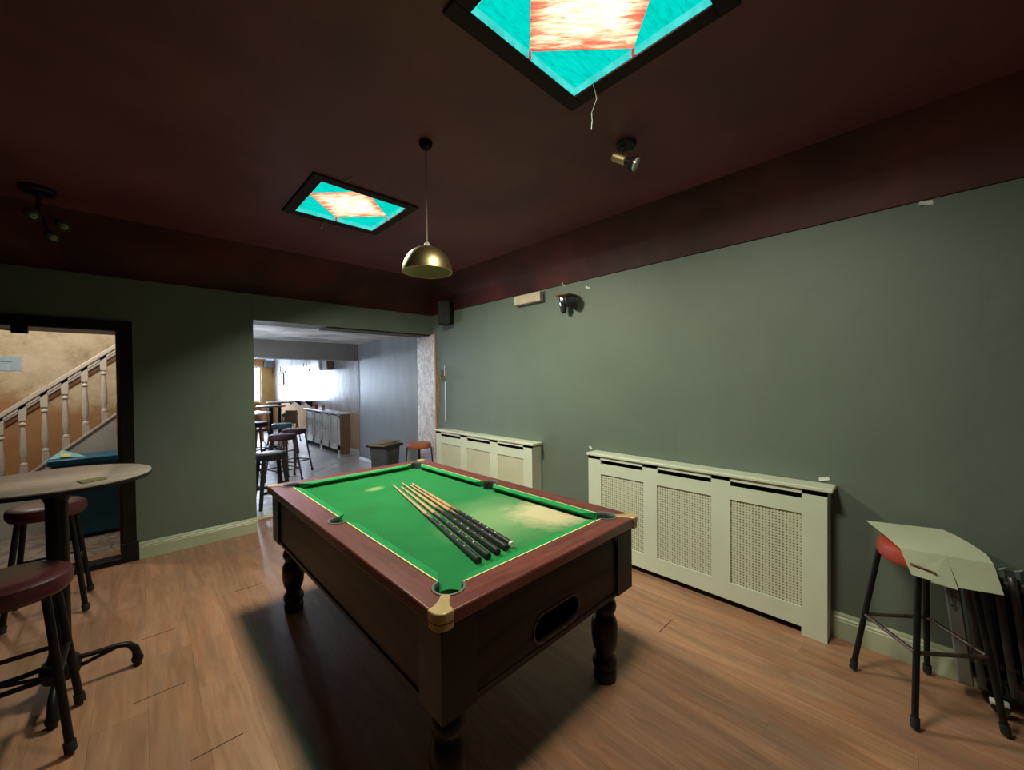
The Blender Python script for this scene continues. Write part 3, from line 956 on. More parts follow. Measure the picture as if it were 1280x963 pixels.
# turned legs
LEGP = [(.052, 0), (.058, .006), (.060, .03), (.058, .055), (.050, .066), (.062, .078), (.063, .105), (.055, .118), (.047, .135), (.046, .150), (.055, .165), (.063, .195), (.068, .240), (.069, .275), (.066, .305), (.056, .330), (.047, .345), (.052, .358), (.060, .372), (.063, .392), (.058, .412), (.050, .425), (.058, .440), (.062, .462), (.062, CB + .01)]
for sx in (-1, 1):
    for sy in (-1, 1):
        MB().lathe(LEGP, 32).build('leg', 'leg_wood', pt, (sx * (hw - .122), sy * (hl - .136), 0))

# ------------------------------------------------------------------ cues lying on the cloth
def tpos(u, v, z):
    p = TN + ex * u + ey * v
    return Vector((p.x, p.y, z))
cues = [((.672, 1.600), (.356, .243), .836, 'leftmost pool cue of the bundle lying on the green cloth'),
        ((.690, 1.512), (.408, .243), .836, 'second pool cue from the left in the bundle on the green cloth'),
        ((.742, 1.598), (.464, .245), .837, 'middle pool cue of the bundle lying on the green cloth'),
        ((.756, 1.507), (.518, .250), .837, 'second pool cue from the right in the bundle on the green cloth'),
        ((.785, 1.530), (.556, .254), .837, 'rightmost pool cue of the bundle, next to the pale patch of cloth')]
for i, (tp, bt, z, lab) in enumerate(cues):
    A, B = tpos(*bt, z), tpos(*tp, z - .006)
    L = (B - A).length
    dirv = (B - A).normalized()
    root = thing('pool_cue', lab, 'pool cue', A, 0, 'pool cues on the table')
    root.rotation_euler = dirv.to_track_quat('Y', 'Z').to_euler()
    def seg(y0, y1, r0, r1, nm, m):
        return MB().lathe([(r0, 0), (r1, y1 - y0)], 16).xf(0, Matrix.Translation((0, y0, 0)) @ Matrix.Rotation(-pi / 2, 4, 'X')).build(nm, m, root)
    sp = L * (.47 + .02 * (i % 3))
    butt = seg(.012, sp, .0142, .0105, 'butt', 'cue_butt')
    seg(0, .012, .0125, .0142, 'bumper', 'ivory' if i == 4 else 'rubber')
    # long points of shaft wood running into the dark butt, and pale inlay dots
    sh = MB().lathe([(.0105, sp), (.0048, L - .022)], 16).xf(0, Matrix.Rotation(-pi / 2, 4, 'X'))
    k = sh.mark()
    sh.v += [(-.006, sp - .12, .0118), (.006, sp - .001, .0104), (-.009, sp - .001, .0082)]
    sh.face((k, k + 1, k + 2))
    sh.build('shaft', 'cue_ash', root)
    seg(L - .022, L - .006, .0048, .0046, 'ferrule', 'ivory')
    seg(L - .006, L, .0046, .004, 'tip', 'plain_dark')
    for q in range(5):
        yy = .14 + q * .075
        r = .0142 - (.0142 - .0105) * yy / sp
        MB().lathe([(.0042, 0), (.0042, .0009)], 10).xf(0, Matrix.Translation((r * cos(radians(105)), yy, r * sin(radians(105)))) @ Matrix.Rotation(radians(90 - 105), 4, 'Y')).build('inlay', 'ivory', butt)

# ================================================================== CEILING LIGHTS
def ceiling_light(px, py, label):
    r = thing('ceiling_light', label, 'ceiling light', (px, py, CZ), 0, 'painted ceiling light panels')
    mb = MB()
    o, i = .36, .292
    for a in ((-o, o, -o, -i), (-o, o, i, o), (-o, -i, -i, i), (i, o, -i, i)):
        mb.box(*a, -.012, .03)
    mb.build('frame', 'panel_frame', r, bevel=.003)
    # recess side walls; the panel's light on them is put in as emission
    mb = MB()
    h = .022
    def wall(x0, x1, y0, y1, mi):
        mb.box(x0, x1, y0, y1, -.006, h + .01, mi)
    t = .006
    for lo, hi, mi in ((-i, -.007, 0), (-.007, .007, 1), (.007, i, 0)):
        wall(lo, hi, i - t, i - .0005, mi); wall(lo, hi, -i + .0005, -i + t, mi)
        wall(i - t, i - .0005, lo, hi, mi); wall(-i + .0005, -i + t, lo, hi, mi)
    mb.build('recess_lip', ['lip_glow', 'red_glow'], r)
    mb = MB()
    q = i - .004
    mb.v += [(-q, -q, h), (0, -q, h), (q, -q, h), (q, 0, h), (q, q, h), (0, q, h), (-q, q, h), (-q, 0, h)]
    mb.v += [(x, y, h + .006) for x, y, z in mb.v[:8]]
    for f in ((0, 1, 7), (1, 2, 3), (3, 4, 5), (5, 6, 7)):
        mb.face(f, 0); mb.face([k + 8 for k in f], 0)
    mb.face((1, 3, 5, 7), 1); mb.face((9, 11, 13, 15), 1)
    for k in range(8):
        mb.face((k, (k + 1) % 8, (k + 1) % 8 + 8, k + 8), 0)
    mb.build('diffuser', ['teal_glow', 'diamond_glow'], r)
    return r
ceiling_light(*PAN[0], 'nearer teal light panel with a white diamond, cut by the top of the picture')
ceiling_light(*PAN[1], 'farther teal light panel with a white diamond, left of the brass pendant')

def strand(name, pts, r, m, label, cat, group=None):
    return tag(MB().tube(pts, r, 6).build(name, m), label, cat, group)
strand('cobweb', [(1.428, .97, 2.838), (1.475, .985, 2.81), (1.50, 1.03, 2.78), (1.505, 1.03, 2.745), (1.512, 1.04, 2.72)], .0015, 'cobweb', 'dusty cobweb strand hanging from the corner of the nearer ceiling light', 'cobweb')
strand('cobweb', [(.955, 2.52, 2.838), (.968, 2.48, 2.842), (.975, 2.44, 2.848)], .003, 'cobweb', 'short dusty strand at the near edge of the farther ceiling light', 'cobweb')
strand('cobweb', [(1.075, 3.20, 2.838), (1.062, 3.27, 2.81), (1.05, 3.27, 2.785)], .003, 'cobweb', 'short dusty strand hanging below the far edge of the farther ceiling light', 'cobweb')

# pendant
pd = thing('pendant_lamp', 'brass dome pendant lamp hanging on a thin cord over the pool table', 'pendant lamp', (1.125, 1.827, CZ))
MB().lathe([(.004, -.045), (.012, -.043), (.03, -.025), (.036, -.006), (.036, 0)], 24).build('ceiling_rose', 'black_frame', pd)
MB().tube([(0, 0, -.04), (0, 0, -.545)], .0042, 8).build('cord', 'cord', pd)
PT = -.555
RS, HSH = .132, .138
outer = [(.012, PT + .006)] + [(RS * sin(radians(t)), PT - HSH + HSH * cos(radians(t))) for t in (8, 16, 26, 36, 46, 56, 66, 76, 84, 90)]
inner = [((RS - .004) * sin(radians(t)), PT - HSH + (HSH - .004) * cos(radians(t))) for t in (90, 84, 76, 66, 56, 46, 36, 26, 16, 6)]
shade = MB().lathe(outer, 48, mi=0, caps=False)
shade.lathe(inner, 48, mi=1, caps=False)
k = len(outer)
a0 = (k - 1) * 48
for i in range(48):
    j = (i + 1) % 48
    shade.face((a0 + i, a0 + j, k * 48 + j, k * 48 + i), 0)
shade.build('shade', ['brass', 'cream_inner'], pd)
MB().lathe([(.016, PT - .012), (.018, PT + .002), (.014, PT + .016), (.006, PT + .024)], 20).build('finial', 'ivory', pd)
MB().lathe([(.017, PT - .070), (.019, PT - .06), (.019, PT - .015)], 20).build('bulb_holder', 'ivory', pd)

# brass ceiling spotlight
sp = thing('ceiling_spotlight', 'small brass spotlight with a round glass lamp on the ceiling right of the pendant', 'spotlight', (1.925, 1.10, CZ))
MB().lathe([(.045, -.022), (.052, -.016), (.052, 0)], 24).build('ceiling_plate', 'black_frame', sp)
MB().tube([(-.005, .0, -.02), (-.02, .02, -.045), (-.012, .018, -.075)], .009, 10).build('arm', 'black_metal', sp)
Rm = Vector((.035, -.122, -.085)).normalized().to_track_quat('Z', 'Y').to_matrix().to_4x4()
base = Matrix.Translation((-.04, .055, -.062)) @ Rm
MB().lathe([(.020, 0), (.024, .004), (.024, .075), (.020, .08)], 24).xf(0, base).build('body', 'brass', sp)
MB().lathe([(.014, .08), (.016, .10), (.016, .104), (.030, .112), (.039, .135), (.039, .142)], 28).xf(0, base).build('lamp_holder', 'black_metal', sp)
MB().lathe([(.036, .142), (.034, .150), (.020, .156), (.002, .158)], 28).xf(0, base).build('lens', 'lens_glass', sp)

# dark three-headed spotlight cluster at the left
cl = thing('ceiling_spotlight', 'dark cluster of three spot heads on the shadowy ceiling above the doorway', 'spotlight', (-.46, 3.95, CZ))
MB().lathe([(.075, -.03), (.085, -.02), (.085, 0)], 28).build('ceiling_plate', 'black_frame', cl)
MB().tube([(0, 0, -.02), (0, .02, -.12)], .012, 10).build('stem', 'black_frame', cl)
for hx, hy, hz in ((-.487, 4.0, 2.68), (-.361, 4.06, 2.66), (-.426, 4.215, 2.61)):
    p = Vector((hx + .46, hy - 3.95, hz - CZ))
    aim = (Vector((0, 0, 1.57)) - Vector((hx, hy, hz))).normalized() + Vector((.3, -.1, -.3))
    q = Matrix.Translation(p) @ aim.to_track_quat('Z', 'Y').to_matrix().to_4x4()
    hd = MB().lathe([(.018, -.11), (.026, -.10), (.03, -.05), (.036, -.01), (.036, 0)], 20).xf(0, q)
    hd.tube([(0, .02, -.12), tuple(q @ Vector((0, 0, -.08)))], .007, 8)
    hd = hd.build('spot_head', 'black_frame', cl)
    MB().lathe([(.020, -.004), (.020, .002), (.012, .006)], 20).xf(0, q).build('lens', 'dull_glass', hd)

# ================================================================== WALL FITTINGS
# corner loudspeaker
ls = thing('loudspeaker', 'black loudspeaker in the corner above the opening', 'loudspeaker', (2.885, 4.30, 2.312))
poly = [(-.09, .09), (.10, -.06), (.118, .0), (.118, .115), (.02, .118), (-.06, .116)]
MB().prism([(-.085, .01), (.02, -.10), (.10, -.05), (.118, .06), (.118, .115), (-.02, .118)], 0, .30).build('cabinet', 'plain_dark', ls, bevel=.008)
MB().hull8([(-.074, .002, .02), (.014, -.090, .02), (.016, -.094, .02), (-.080, .0, .02), (-.074, .002, .28), (.014, -.090, .28), (.016, -.094, .28), (-.080, .0, .28)]).build('grille', 'plain_dark', ls)
MB().tube([(.09, .06, .12), (.147, .06, .12)], .015, 8).build('bracket', 'black_metal', ls)

# beige emergency light box under the cove
eb = thing('emergency_light', 'small beige emergency light box under the cove on the right wall', 'light fitting', (WX, 2.87, 2.425))
MB().box(-.075, -.012, -.195, .195, -.045, .055).build('cover', 'beige_plastic', eb, bevel=.012, seg=3)
MB().box(-.014, 0, -.20, .20, -.055, .062).build('back_plate', 'grey_plastic', eb, bevel=.004)

# twin spot with brown canopy on the right wall
ws = thing('wall_spotlight', 'black and chrome twin spotlight under a brown cap high on the right wall', 'spotlight', (WX, 2.33, 2.30))
MB().lathe([(.045, 0), (.045, .012), (.02, .02)], 24).xf(0, Matrix.Rotation(-pi / 2, 4, 'Y')).build('wall_plate', 'black_frame', ws)
MB().prism([(-.15, -.075), (-.02, -.085), (-.01, .085), (-.16, .085), (-.185, .0)], .062, .078).build('cap', 'brown_wood', ws, bevel=.005)
MB().tube([(-.01, 0, 0), (-.09, 0, .01), (-.095, 0, .065)], .011, 10).build('arm', 'chrome', ws)
b1 = Matrix.Translation((-.095, .035, .06)) @ Euler((0, radians(172), 0)).to_matrix().to_4x4()
h1 = MB().lathe([(.018, 0), (.033, .006), (.036, .02), (.036, .06), (.030, .085)], 24).xf(0, b1).build('lamp_body', 'chrome', ws)
MB().lathe([(.030, .08), (.034, .11), (.024, .145), (.008, .155)], 24).xf(0, b1).build('lamp_head', 'plain_dark', h1)
b2 = Matrix.Translation((-.07, -.05, .0)) @ Vector((-.75, -.55, -.12)).to_track_quat('Z', 'Y').to_matrix().to_4x4()
h2 = MB().lathe([(.018, -.05), (.04, -.045), (.052, 0), (.055, .03), (.055, .05)], 28).xf(0, b2).build('lamp_body', 'plain_dark', ws)
MB().lathe([(.0565, .026), (.0565, .034)], 28).xf(0, b2).build('lamp_ring', 'chrome', h2)
MB().lathe([(.047, .048), (.047, .052), (.02, .056)], 28).xf(0, b2).build('lens', 'black_frame', h2)

# white hooks, paper scraps, cable and broken plaster
def scrap(y, z, w, h, rot, label, name='paper_scrap', m='white_paper'):
    mb = MB()
    mb.v += [(-.002, -w / 2, -h / 2), (-.012, w / 2, -h * .4), (-.006, w * .42, h / 2), (-.002, -w * .45, h * .45)]
    mb.v += [(x + .0015, yy, zz) for x, yy, zz in mb.v[:4]]
    for f in ((0, 1, 2, 3), (4, 5, 6, 7), (0, 1, 5, 4), (1, 2, 6, 5), (2, 3, 7, 6), (3, 0, 4, 7)):
        mb.face(f)
    mb.xf(0, Matrix.Rotation(rot, 4, 'X'))
    return tag(mb.build(name, m, None, (WX - .001, y, z)), label, 'paper scrap')
scrap(2.12, .935, .035, .022, .9, 'tiny white paper scrap above the left end of the nearer radiator cover')
scrap(.405, .945, .055, .022, -.35, 'white paper scrap above the right end of the nearer radiator cover')
scrap(-.02, 2.488, .055, .025, .1, 'torn white tape scrap under the cove at the far right')
scrap(2.137, 2.425, .05, .02, .5, 'white plaster nick on the right wall beside the twin spotlight')
hk = thing('wall_hook', 'small white hook on the wall above the twin spotlight', 'hook', (WX, 2.41, 2.52))
MB().box(-.006, 0, -.012, .012, -.03, .03).build('back_plate', 'white_paper', hk, bevel=.003)
MB().tube([(-.004, 0, -.015), (-.03, 0, -.02), (-.034, 0, 0)], .004, 8).build('prong', 'white_paper', hk)
tag(MB().tube([(WX - .006, 4.50, 1.012), (WX - .006, 4.497, 1.3), (WX - .006, 4.492, 1.56)], .0065, 8).build('cable_trunking', 'cable_white'), 'thin white cable trunking on the wall beside the bare plaster', 'cable')
tag(MB().tube([(WX - .006, 4.51, 1.64), (WX - .008, 4.505, 1.78)], .006, 8).build('cable_trunking', 'cable_white'), 'short upper piece of white cable trunking above the tangle of wires', 'cable')
wt = MB()
for k in range(7):
    a = k * 1.1
    wt.tube([(WX - .008, 4.515 + .03 * cos(a), 1.60 + .03 * sin(a)), (WX - .03, 4.54 + .03 * cos(a + 1), 1.61 + .05 * sin(a + 1)), (WX - .012, 4.58 + .04 * cos(a + 2), 1.66 + .07 * sin(a + 2)), (WX - .006, 4.60, 1.70)], .0045, 6)
tag(wt.build('wire_tangle', 'rubble'), 'tangle of loose wires on the wall by the bare plaster', 'wires')
pl = MB()
prof = [(1.0, .0), (1.05, .03), (1.15, .06), (1.3, .085), (1.45, .09), (1.58, .085), (1.66, .06), (1.74, .03), (1.78, 0)]
pts = [(4.722 - w, z) for z, w in prof] + [(4.722, 1.78), (4.722, 1.0)]
pl.v += [(WX - .004, y, z) for y, z in pts] + [(WX + .001, y, z) for y, z in pts]
n = len(pts)
pl.face(range(n)); pl.face(range(n, 2 * n))
for i in range(n):
    pl.face((i, (i + 1) % n, n + (i + 1) % n, n + i))
struct('trim_9', pl, 'olive_plaster', 'patch of broken brown plaster at the corner of the right wall', 'plaster patch')

# ================================================================== RADIATOR COVERS
def radiator_cover(y0, y1, label, slots, panels, H=.920, X0=2.8916, pm='cane'):
    """front face plane at X0, back against the right wall"""
    L = y1 - y0
    r = thing('radiator_cover', label, 'radiator cover', (WX, (y0 + y1) / 2, 0), 0, 'radiator covers on the right wall')
    f0, f1 = X0 - WX, X0 - WX + .018
    c = (y0 + y1) / 2
    ys = sorted(set([y0, y1] + [v for s in slots for v in s[:2]]))
    zt = H - .025
    mb = MB()
    zs0, zs1, zp0, zp1, zk = .834, .868, .170, .744, .050
    mb.box(f0, f1, y0 - c, y1 - c, zp1, zs0)                       # rail above the panels
    mb.box(f0, f1, y0 - c, y1 - c, zk, zp0)                        # rail under the panels
    edges = [y0] + [v for p in panels for v in p] + [y1]
    for a, b in zip(edges[0::2], edges[1::2]):
        mb.box(f0, f1, a - c, b - c, zp0, zp1)                     # stiles
    se = [y0] + [v for p in slots for v in p] + [y1]
    for a, b in zip(se[0::2], se[1::2]):
        mb.box(f0, f1, a - c, b - c, zs0, zt)
    mb.box(f0, f1, y0 - c, y1 - c, zs1, zt)
    mb.box(f0, f1, y0 - c, edges[1] - c, 0, zk)
    mb.box(f0, f1, edges[-2] - c, y1 - c, 0, zk)
    mb.box(f1, -.001, y0 - c, y0 + .018 - c, 0, zt)
    mb.box(f1, -.001, y1 - .018 - c, y1 - c, 0, zt)
    fr = mb.build('frame', 'cover_paint', r)
    MB().box(f0 - .016, -.001, y0 - .028 - c, y1 + .012 - c, zt, H).build('shelf', 'cover_paint', r, bevel=.007, seg=3)
    for a, b in panels:
        MB().box(f1 - .008, f1 - .002, a - c + .0005, b - c - .0005, zp0 + .0005, zp1 - .0005).build('grille', pm, r)
    MB().box(f1 + .05, f1 + .056, y0 + .03 - c, y1 - .03 - c, 0.02, zt - .01).build('back_lining', 'dark_gap', r)
    return r
radiator_cover(.372, 2.050, 'pale green radiator cover with three cane panels, the nearer one beside the red stool', [(.494, .892), (1.013, 1.407), (1.530, 1.925)], [(.496, .893), (1.013, 1.412), (1.522, 1.919)])
radiator_cover(2.745, 4.535, 'pale green radiator cover farther along the wall, half hidden behind the pool table', [(2.87, 3.28), (3.41, 3.85), (3.98, 4.42)], [(2.87, 3.28), (3.41, 3.85), (3.98, 4.42)], pm='plain_panel')

# ================================================================== BAR STOOLS
def bar_stool(name, label, loc, rz, seat_m, leg_m='black_metal', h=.77, half=.178, top=.115, rs=.172, th=.075, lr=.0125, bar_z=.31, group='round bar stools', bar_m=None, feet='rubber'):
    r = thing(name, label, 'bar stool', loc, rz, group)
    zs = h - th
    MB().lathe([(rs * .93, zs - .012), (rs * .98, zs), (rs * 1.0, zs + .012), (rs * 1.01, zs + th * .5), (rs * .985, zs + th * .8), (rs * .90, zs + th * .95), (rs * .6, h), (.002, h + .002)], 40).build('seat', seat_m, r)
    bars = MB()
    corners = []
    for sx, sy in ((1, 1), (-1, 1), (-1, -1), (1, -1)):
        a, b = Vector((sx * top, sy * top, zs - .008)), Vector((sx * half, sy * half, 0.012))
        l = MB().tube([a, a.lerp(b, .5), b], lr, 12).build('leg', leg_m, r)
        d = (b - a).normalized()
        MB().tube([b - d * .045, b - d * .004], lr * 1.35, 12).build('foot', feet, l)
        t = (a.z - bar_z) / (a.z - b.z)
        corners.append(a.lerp(b, t))
    for i in range(4):
        MB().tube([corners[i], corners[(i + 1) % 4]], lr * .72, 8).build('footrest_bar', bar_m or leg_m, r)
    return r
# right: the red stool under the cardboard
C = Vector((2.7105, -.009, 0))
ang = atan2(-.279 , .236) 
s0 = bar_stool('bar_stool', 'red vinyl bar stool with black legs under a folded sheet of card', C, radians(-49.8), 'red_vinyl', half=.180, top=.108, h=.765, rs=.160, bar_z=.325, bar_m='brown_metal')
# left pair at the tall table
s1 = bar_stool('bar_stool', 'maroon bar stool in front of the tall round table, cut by the left edge', (-.42, 2.67, 0), 0, 'maroon_vinyl', half=.18, h=.76, rs=.185, lr=.015, bar_z=.34)
dup(s1, (-.478, 4.155, 0), 0, 'maroon bar stool pushed behind the tall round table by the doorway')
# orange one at the opening
s2 = bar_stool('bar_stool', 'orange brown vinyl bar stool at the end of the far radiator cover', (2.785, 4.80, 0), .3, 'orange_vinyl', half=.15, h=.72, rs=.165, th=.06, lr=.009, bar_z=.25)
# beyond the opening
s3 = bar_stool('bar_stool', 'plum round bar stool just behind the dark wooden stool', (1.60, 6.90, 0), .3, 'plum_vinyl', half=.19, h=.765, rs=.185, lr=.014, bar_z=.22, leg_m='brown_metal')
dup(s3, (1.92, 7.50, 0), .5, 'plum round bar stool with thin legs, closest to the white cabinet')
s4 = bar_stool('bar_stool', 'teal topped bar stool behind the plum stools', (2.02, 8.75, 0), .2, 'teal_vinyl', half=.18, h=.76, rs=.18, bar_z=.22, group='round bar stools', leg_m='brown_metal')
dup(s3, (2.84, 11.5, 0), .1, 'plum bar stool far back beside the end of the white cabinet')
dup(s3, (1.72, 9.35, 0), .4, 'plum bar stool far back at the left edge of the opening')

# dark wooden stool with square legs by the opening edge
ws_ = thing('wooden_stool', 'dark wooden stool with thick straight legs at the left edge of the opening', 'stool', (1.195, 5.74, 0), .05)
MB().lathe([(.155, .595), (.168, .60), (.175, .625), (.17, .668), (.155, .678), (.002, .680)], 40).build('seat', 'plain_dark', ws_)
MB().lathe([(.135, .6795), (.12, .684), (.002, .6855)], 36).build('seat_glare', 'grey_plastic', ws_)  # paler disc: glare on the seat top put into its colour
for sx in (-1, 1):
    for sy in (-1, 1):
        mb = MB()
        a, b = Vector((sx * .11, sy * .11, .61)), Vector((sx * .165, sy * .165, 0))
        w0, w1 = .021, .019
        mb.hull8([(b.x - w1, b.y - w1, 0), (b.x + w1, b.y - w1, 0), (b.x + w1, b.y + w1, 0), (b.x - w1, b.y + w1, 0), (a.x - w0, a.y - w0, .61), (a.x + w0, a.y - w0, .61), (a.x + w0, a.y + w0, .61), (a.x - w0, a.y + w0, .61)])
        mb.build('leg', 'plain_dark', ws_, bevel=.004)
for sx, sy, z in ((0, 1, .20), (0, -1, .20), (1, 0, .26), (-1, 0, .26)):
    e = .148
    if sx == 0:
        MB().box(-e, e, sy * e - .011, sy * e + .011, z - .016, z + .016).build('stretcher', 'plain_dark', ws_)
    else:
        MB().box(sx * e - .011, sx * e + .011, -e, e, z - .016, z + .016).build('stretcher', 'plain_dark', ws_)

# ------------------------------------------------------------------ cardboard sheet on the red stool
cd = MB()
z0 = .7785
cd.v = [(2.865, .200, z0 + .004), (2.705, .130, z0 + .002), (2.525, .062, z0), (2.556, -.082, z0), (2.585, -.216, z0 - .002), (2.70, -.205, z0), (2.80, -.170, z0 + .002), (2.90, -.125, z0 + .003), (2.968, -.080, z0 + .004),
        (2.502, .024, .676), (2.509, -.036, .668), (2.5095, -.038, .660), (2.525, -.116, .650), (2.527, -.118, .660), (2.563, -.242, .662)]
cd.face((0, 1, 2, 3, 4, 5, 6, 7, 8)); cd.face((2, 9, 10, 11, 12, 3)); cd.face((3, 13, 14, 4))
o = cd.build('card_sheet', 'card', angle=5)
for p in o.data.polygons:
    p.use_smooth = False
o.modifiers.new('thickness', 'SOLIDIFY').thickness = .0025
cb = tag(o, 'pale folded sheet of card lying on the red bar stool, one flap hanging down', 'card')
MB().hull8([(2.517, .030, .726), (2.516, .030, .720), (2.5235, -.050, .704), (2.5075, -.050, .707), (2.509, .030, .726), (2.507, .030, .720), (2.516, -.050, .704), (2.517, -.050, .707)]).build('slot', 'card_edge', cb)

# ------------------------------------------------------------------ oil filled radiator heater
ht = thing('oil_heater', 'dark finned oil heater on wheels leaning by the red stool', 'heater', (2.912, -.128, .04), 0)
ht.rotation_euler = (radians(-6.0), 0, 0)
NF, FS = 10, .047
for i in range(NF):
    y = -.085 - i * FS
    mb = MB()
    sec = [(-.075, .05), (-.078, .10), (-.078, .50), (-.072, .555), (-.05, .585), (0, .597), (.05, .585), (.072, .555), (.078, .50), (.078, .10), (.075, .05), (.05, .028), (0, .02), (-.05, .028)]
    k = len(mb.v); n = len(sec)
    for yy, s in ((y - .013, .93), (y - .004, 1.0), (y + .004, 1.0), (y + .013, .93)):
        mb.v += [(x * s, yy, .31 + (z - .31) * (.98 + .02 * s)) for x, z in sec]
    for q in range(3):
        for j in range(n):
            a, b = q * n + j, q * n + (j + 1) % n
            mb.face((a, b, b + n, a + n))
    mb.face(range(n)); mb.face(range(3 * n, 4 * n))
    mb.build('fin', 'fin_metal', ht)
MB().tube([(0, -.05, .53), (0, -.085 - (NF - 1) * FS - .02, .53)], .032, 14).build('manifold', 'fin_metal', ht)
MB().tube([(0, -.05, .09), (0, -.085 - (NF - 1) * FS - .02, .09)], .032, 14).build('manifold', 'fin_metal', ht)
hz = MB()
sec = [(-.05, .03), (-.062, .06), (-.062, .54), (-.045, .575), (.05, .575), (.062, .54), (.062, .06), (.05, .03)]
hz.prism([(x, z) for x, z in sec], -.060, -.008)
hz.xf(0, Matrix(((1, 0, 0, 0), (0, 0, 1, 0), (0, 1, 0, 0), (0, 0, 0, 1))))
pnl = hz.build('control_panel', 'grey_plastic', ht, bevel=.006)
fc = bpy.data.curves.new('lettering', 'FONT')
fc.body = 'DeLonghi'
fc.size = .026
fc.extrude = .0004
fc.align_x = 'LEFT'
fo = bpy.data.objects.new('lettering_curve', fc)
COL.objects.link(fo)
bpy.context.view_layer.update()
me = bpy.data.meshes.new_from_object(fo.evaluated_get(bpy.context.evaluated_depsgraph_get()))
bpy.data.objects.remove(fo, do_unlink=True)
me.materials.append(M['print_ink'])
lt = bpy.data.objects.new('lettering', me)
COL.objects.link(lt)
lt.parent = pnl
# text runs downwards on the side that faces the room (-X)
lt.matrix_local = Matrix(((0, 0, -1, -.0628), (0, -1, 0, -.028), (-1, 0, 0, .485), (0, 0, 0, 1)))
for yb in (-.13, -.085 - (NF - 1) * FS + .03):
    br = MB().tube([(-.085, yb, .0), (-.05, yb, .045), (.05, yb, .045), (.070, yb, .0)], .008, 8)
    wb = br.build('wheel_bracket', 'black_metal', ht)
    for sx in (-.088, .070):
        MB().lathe([(.012, -.011), (.026, -.012), (.03, -.006), (.03, .006), (.026, .012), (.012, .011)], 20).xf(0, Matrix.Translation((sx, yb, -.004)) @ Matrix.Rotation(pi / 2, 4, 'Y')).build('wheel', 'rubber', wb)
MB().lathe([(.028, 0), (.03, .004), (.028, .02), (.02, .024)], 20).xf(0, Matrix.Translation((0, -.085 - NF * FS - .0, .55))).build('filler_cap', 'ivory', ht)
MB().box(-.10, -.07, -.16, -.10, .004, .022).build('foot_plate', 'white_wood', ht, bevel=.004)
fin_shine = MB()  # pale strips stand in for shine on the rounded fin tops
for k in range(4):
    y = -.09 - .05 * k
    fin_shine.tube([(-.03 + .01 * k, y, .598), (.0, y - .02, .606), (.03, y - .035, .600)], .005, 6)
fin_shine.build('cobweb', 'cobweb', ht)

# ================================================================== TALL ROUND TABLE
tt = thing('poseur_table', 'tall round table with a pale wooden top and black iron base by the doorway', 'table', (-.318, 3.02, 0))
MB().lathe([(.338, 1.072), (.352, 1.076), (.357, 1.088), (.355, 1.098), (.349, 1.1005), (.002, 1.1005)], 72).build('tabletop', 'table_top', tt)
MB().lathe([(.338, 1.0715), (.3545, 1.0735), (.3585, 1.087), (.3585, 1.092), (.3565, 1.092), (.3565, 1.087), (.352, 1.0735)], 72, caps=False).build('edge_band', 'plain_dark', tt)
MB().lathe([(.058, .13), (.050, .18), (.040, .22), (.040, .98), (.055, 1.02), (.075, 1.045), (.085, 1.055)], 28).build('column', 'black_metal', tt)
MB().box(-.16, .16, -.02, .02, 1.052, 1.072).build('top_plate', 'black_metal', tt)
MB().box(-.02, .02, -.16, .16, 1.051, 1.071).build('top_plate', 'black_metal', tt)
MB().lathe([(.03, .075), (.065, .085), (.075, .12), (.07, .16), (.06, .175)], 28).build('hub', 'black_metal', tt)
for k in range(4):
    a = k * pi / 2
    mb = MB()
    mb.tube([(.05, 0, .155), (.12, 0, .150), (.20, 0, .148), (.245, 0, .135), (.272, 0, .10), (.280, 0, .055)], [.012, .012, .013, .015, .018, .02], 10)
    mb.tube([(.05, 0, .105), (.12, 0, .122), (.20, 0, .140), (.235, 0, .138)], [.010, .009, .009, .01], 10)
    mb.xf(0, Matrix.Rotation(a, 4, 'Z'))
    lg = mb.build('leg', 'black_metal', tt)
    MB().lathe([(.016, 0), (.018, .004), (.018, .02), (.024, .028), (.026, .045), (.02, .06)], 16).xf(0, Matrix.Translation((.28 * cos(a), .28 * sin(a), 0))).build('foot', 'black_metal', lg)
bmt = MB()
q = [(-.235, 2.845), (-.140, 2.867), (-.127, 2.798), (-.207, 2.752)]
bmt.prism(q, 1.1015, 1.1045)
tag(bmt.build('beer_mat', 'beer_mat', bevel=.0008), 'brown green beer mat on the pale top of the tall round table', 'beer mat')

# ================================================================== STAIR HALL
BYS = 6.45                                        # balustrade plane
def zs(x, at, slope=.90):
    return at + slope * x
st = thing('staircase', 'painted staircase with turned balusters behind the doorway', 'staircase', (-1.6, BYS, 0))
ox = 1.6
def P(x, y, z):
    return (x + ox, y - BYS, z)
string_top = lambda x: 1.43 + .90 * x             # along the stringer's upper edge
mb = MB()
for ya, yb in ((BYS - .02, BYS + .02),):
    x0, x1 = -1.55, .28
    mb.hull8([P(x0, ya, 0), P(x1, ya, 0), P(x1, yb, 0), P(x0, yb, 0), P(x0, ya, string_top(x0)), P(x1, ya, string_top(x1)), P(x1, yb, string_top(x1)), P(x0, yb, string_top(x0))])
mb.build('stringer_panel', 'stringer_paint', st)
mb = MB()
mb.hull8([P(x0, BYS - .034, string_top(x0) - .03), P(x1, BYS - .034, string_top(x1) - .03), P(x1, BYS + .034, string_top(x1) - .03), P(x0, BYS + .034, string_top(x0) - .03), P(x0, BYS - .034, string_top(x0)), P(x1, BYS - .034, string_top(x1)), P(x1, BYS + .034, string_top(x1)), P(x0, BYS + .034, string_top(x0))])
mb.build('stringer_cap', 'white_wood', st, bevel=.004)
rail_top = lambda x: 2.222 + .90 * x
mb = MB()
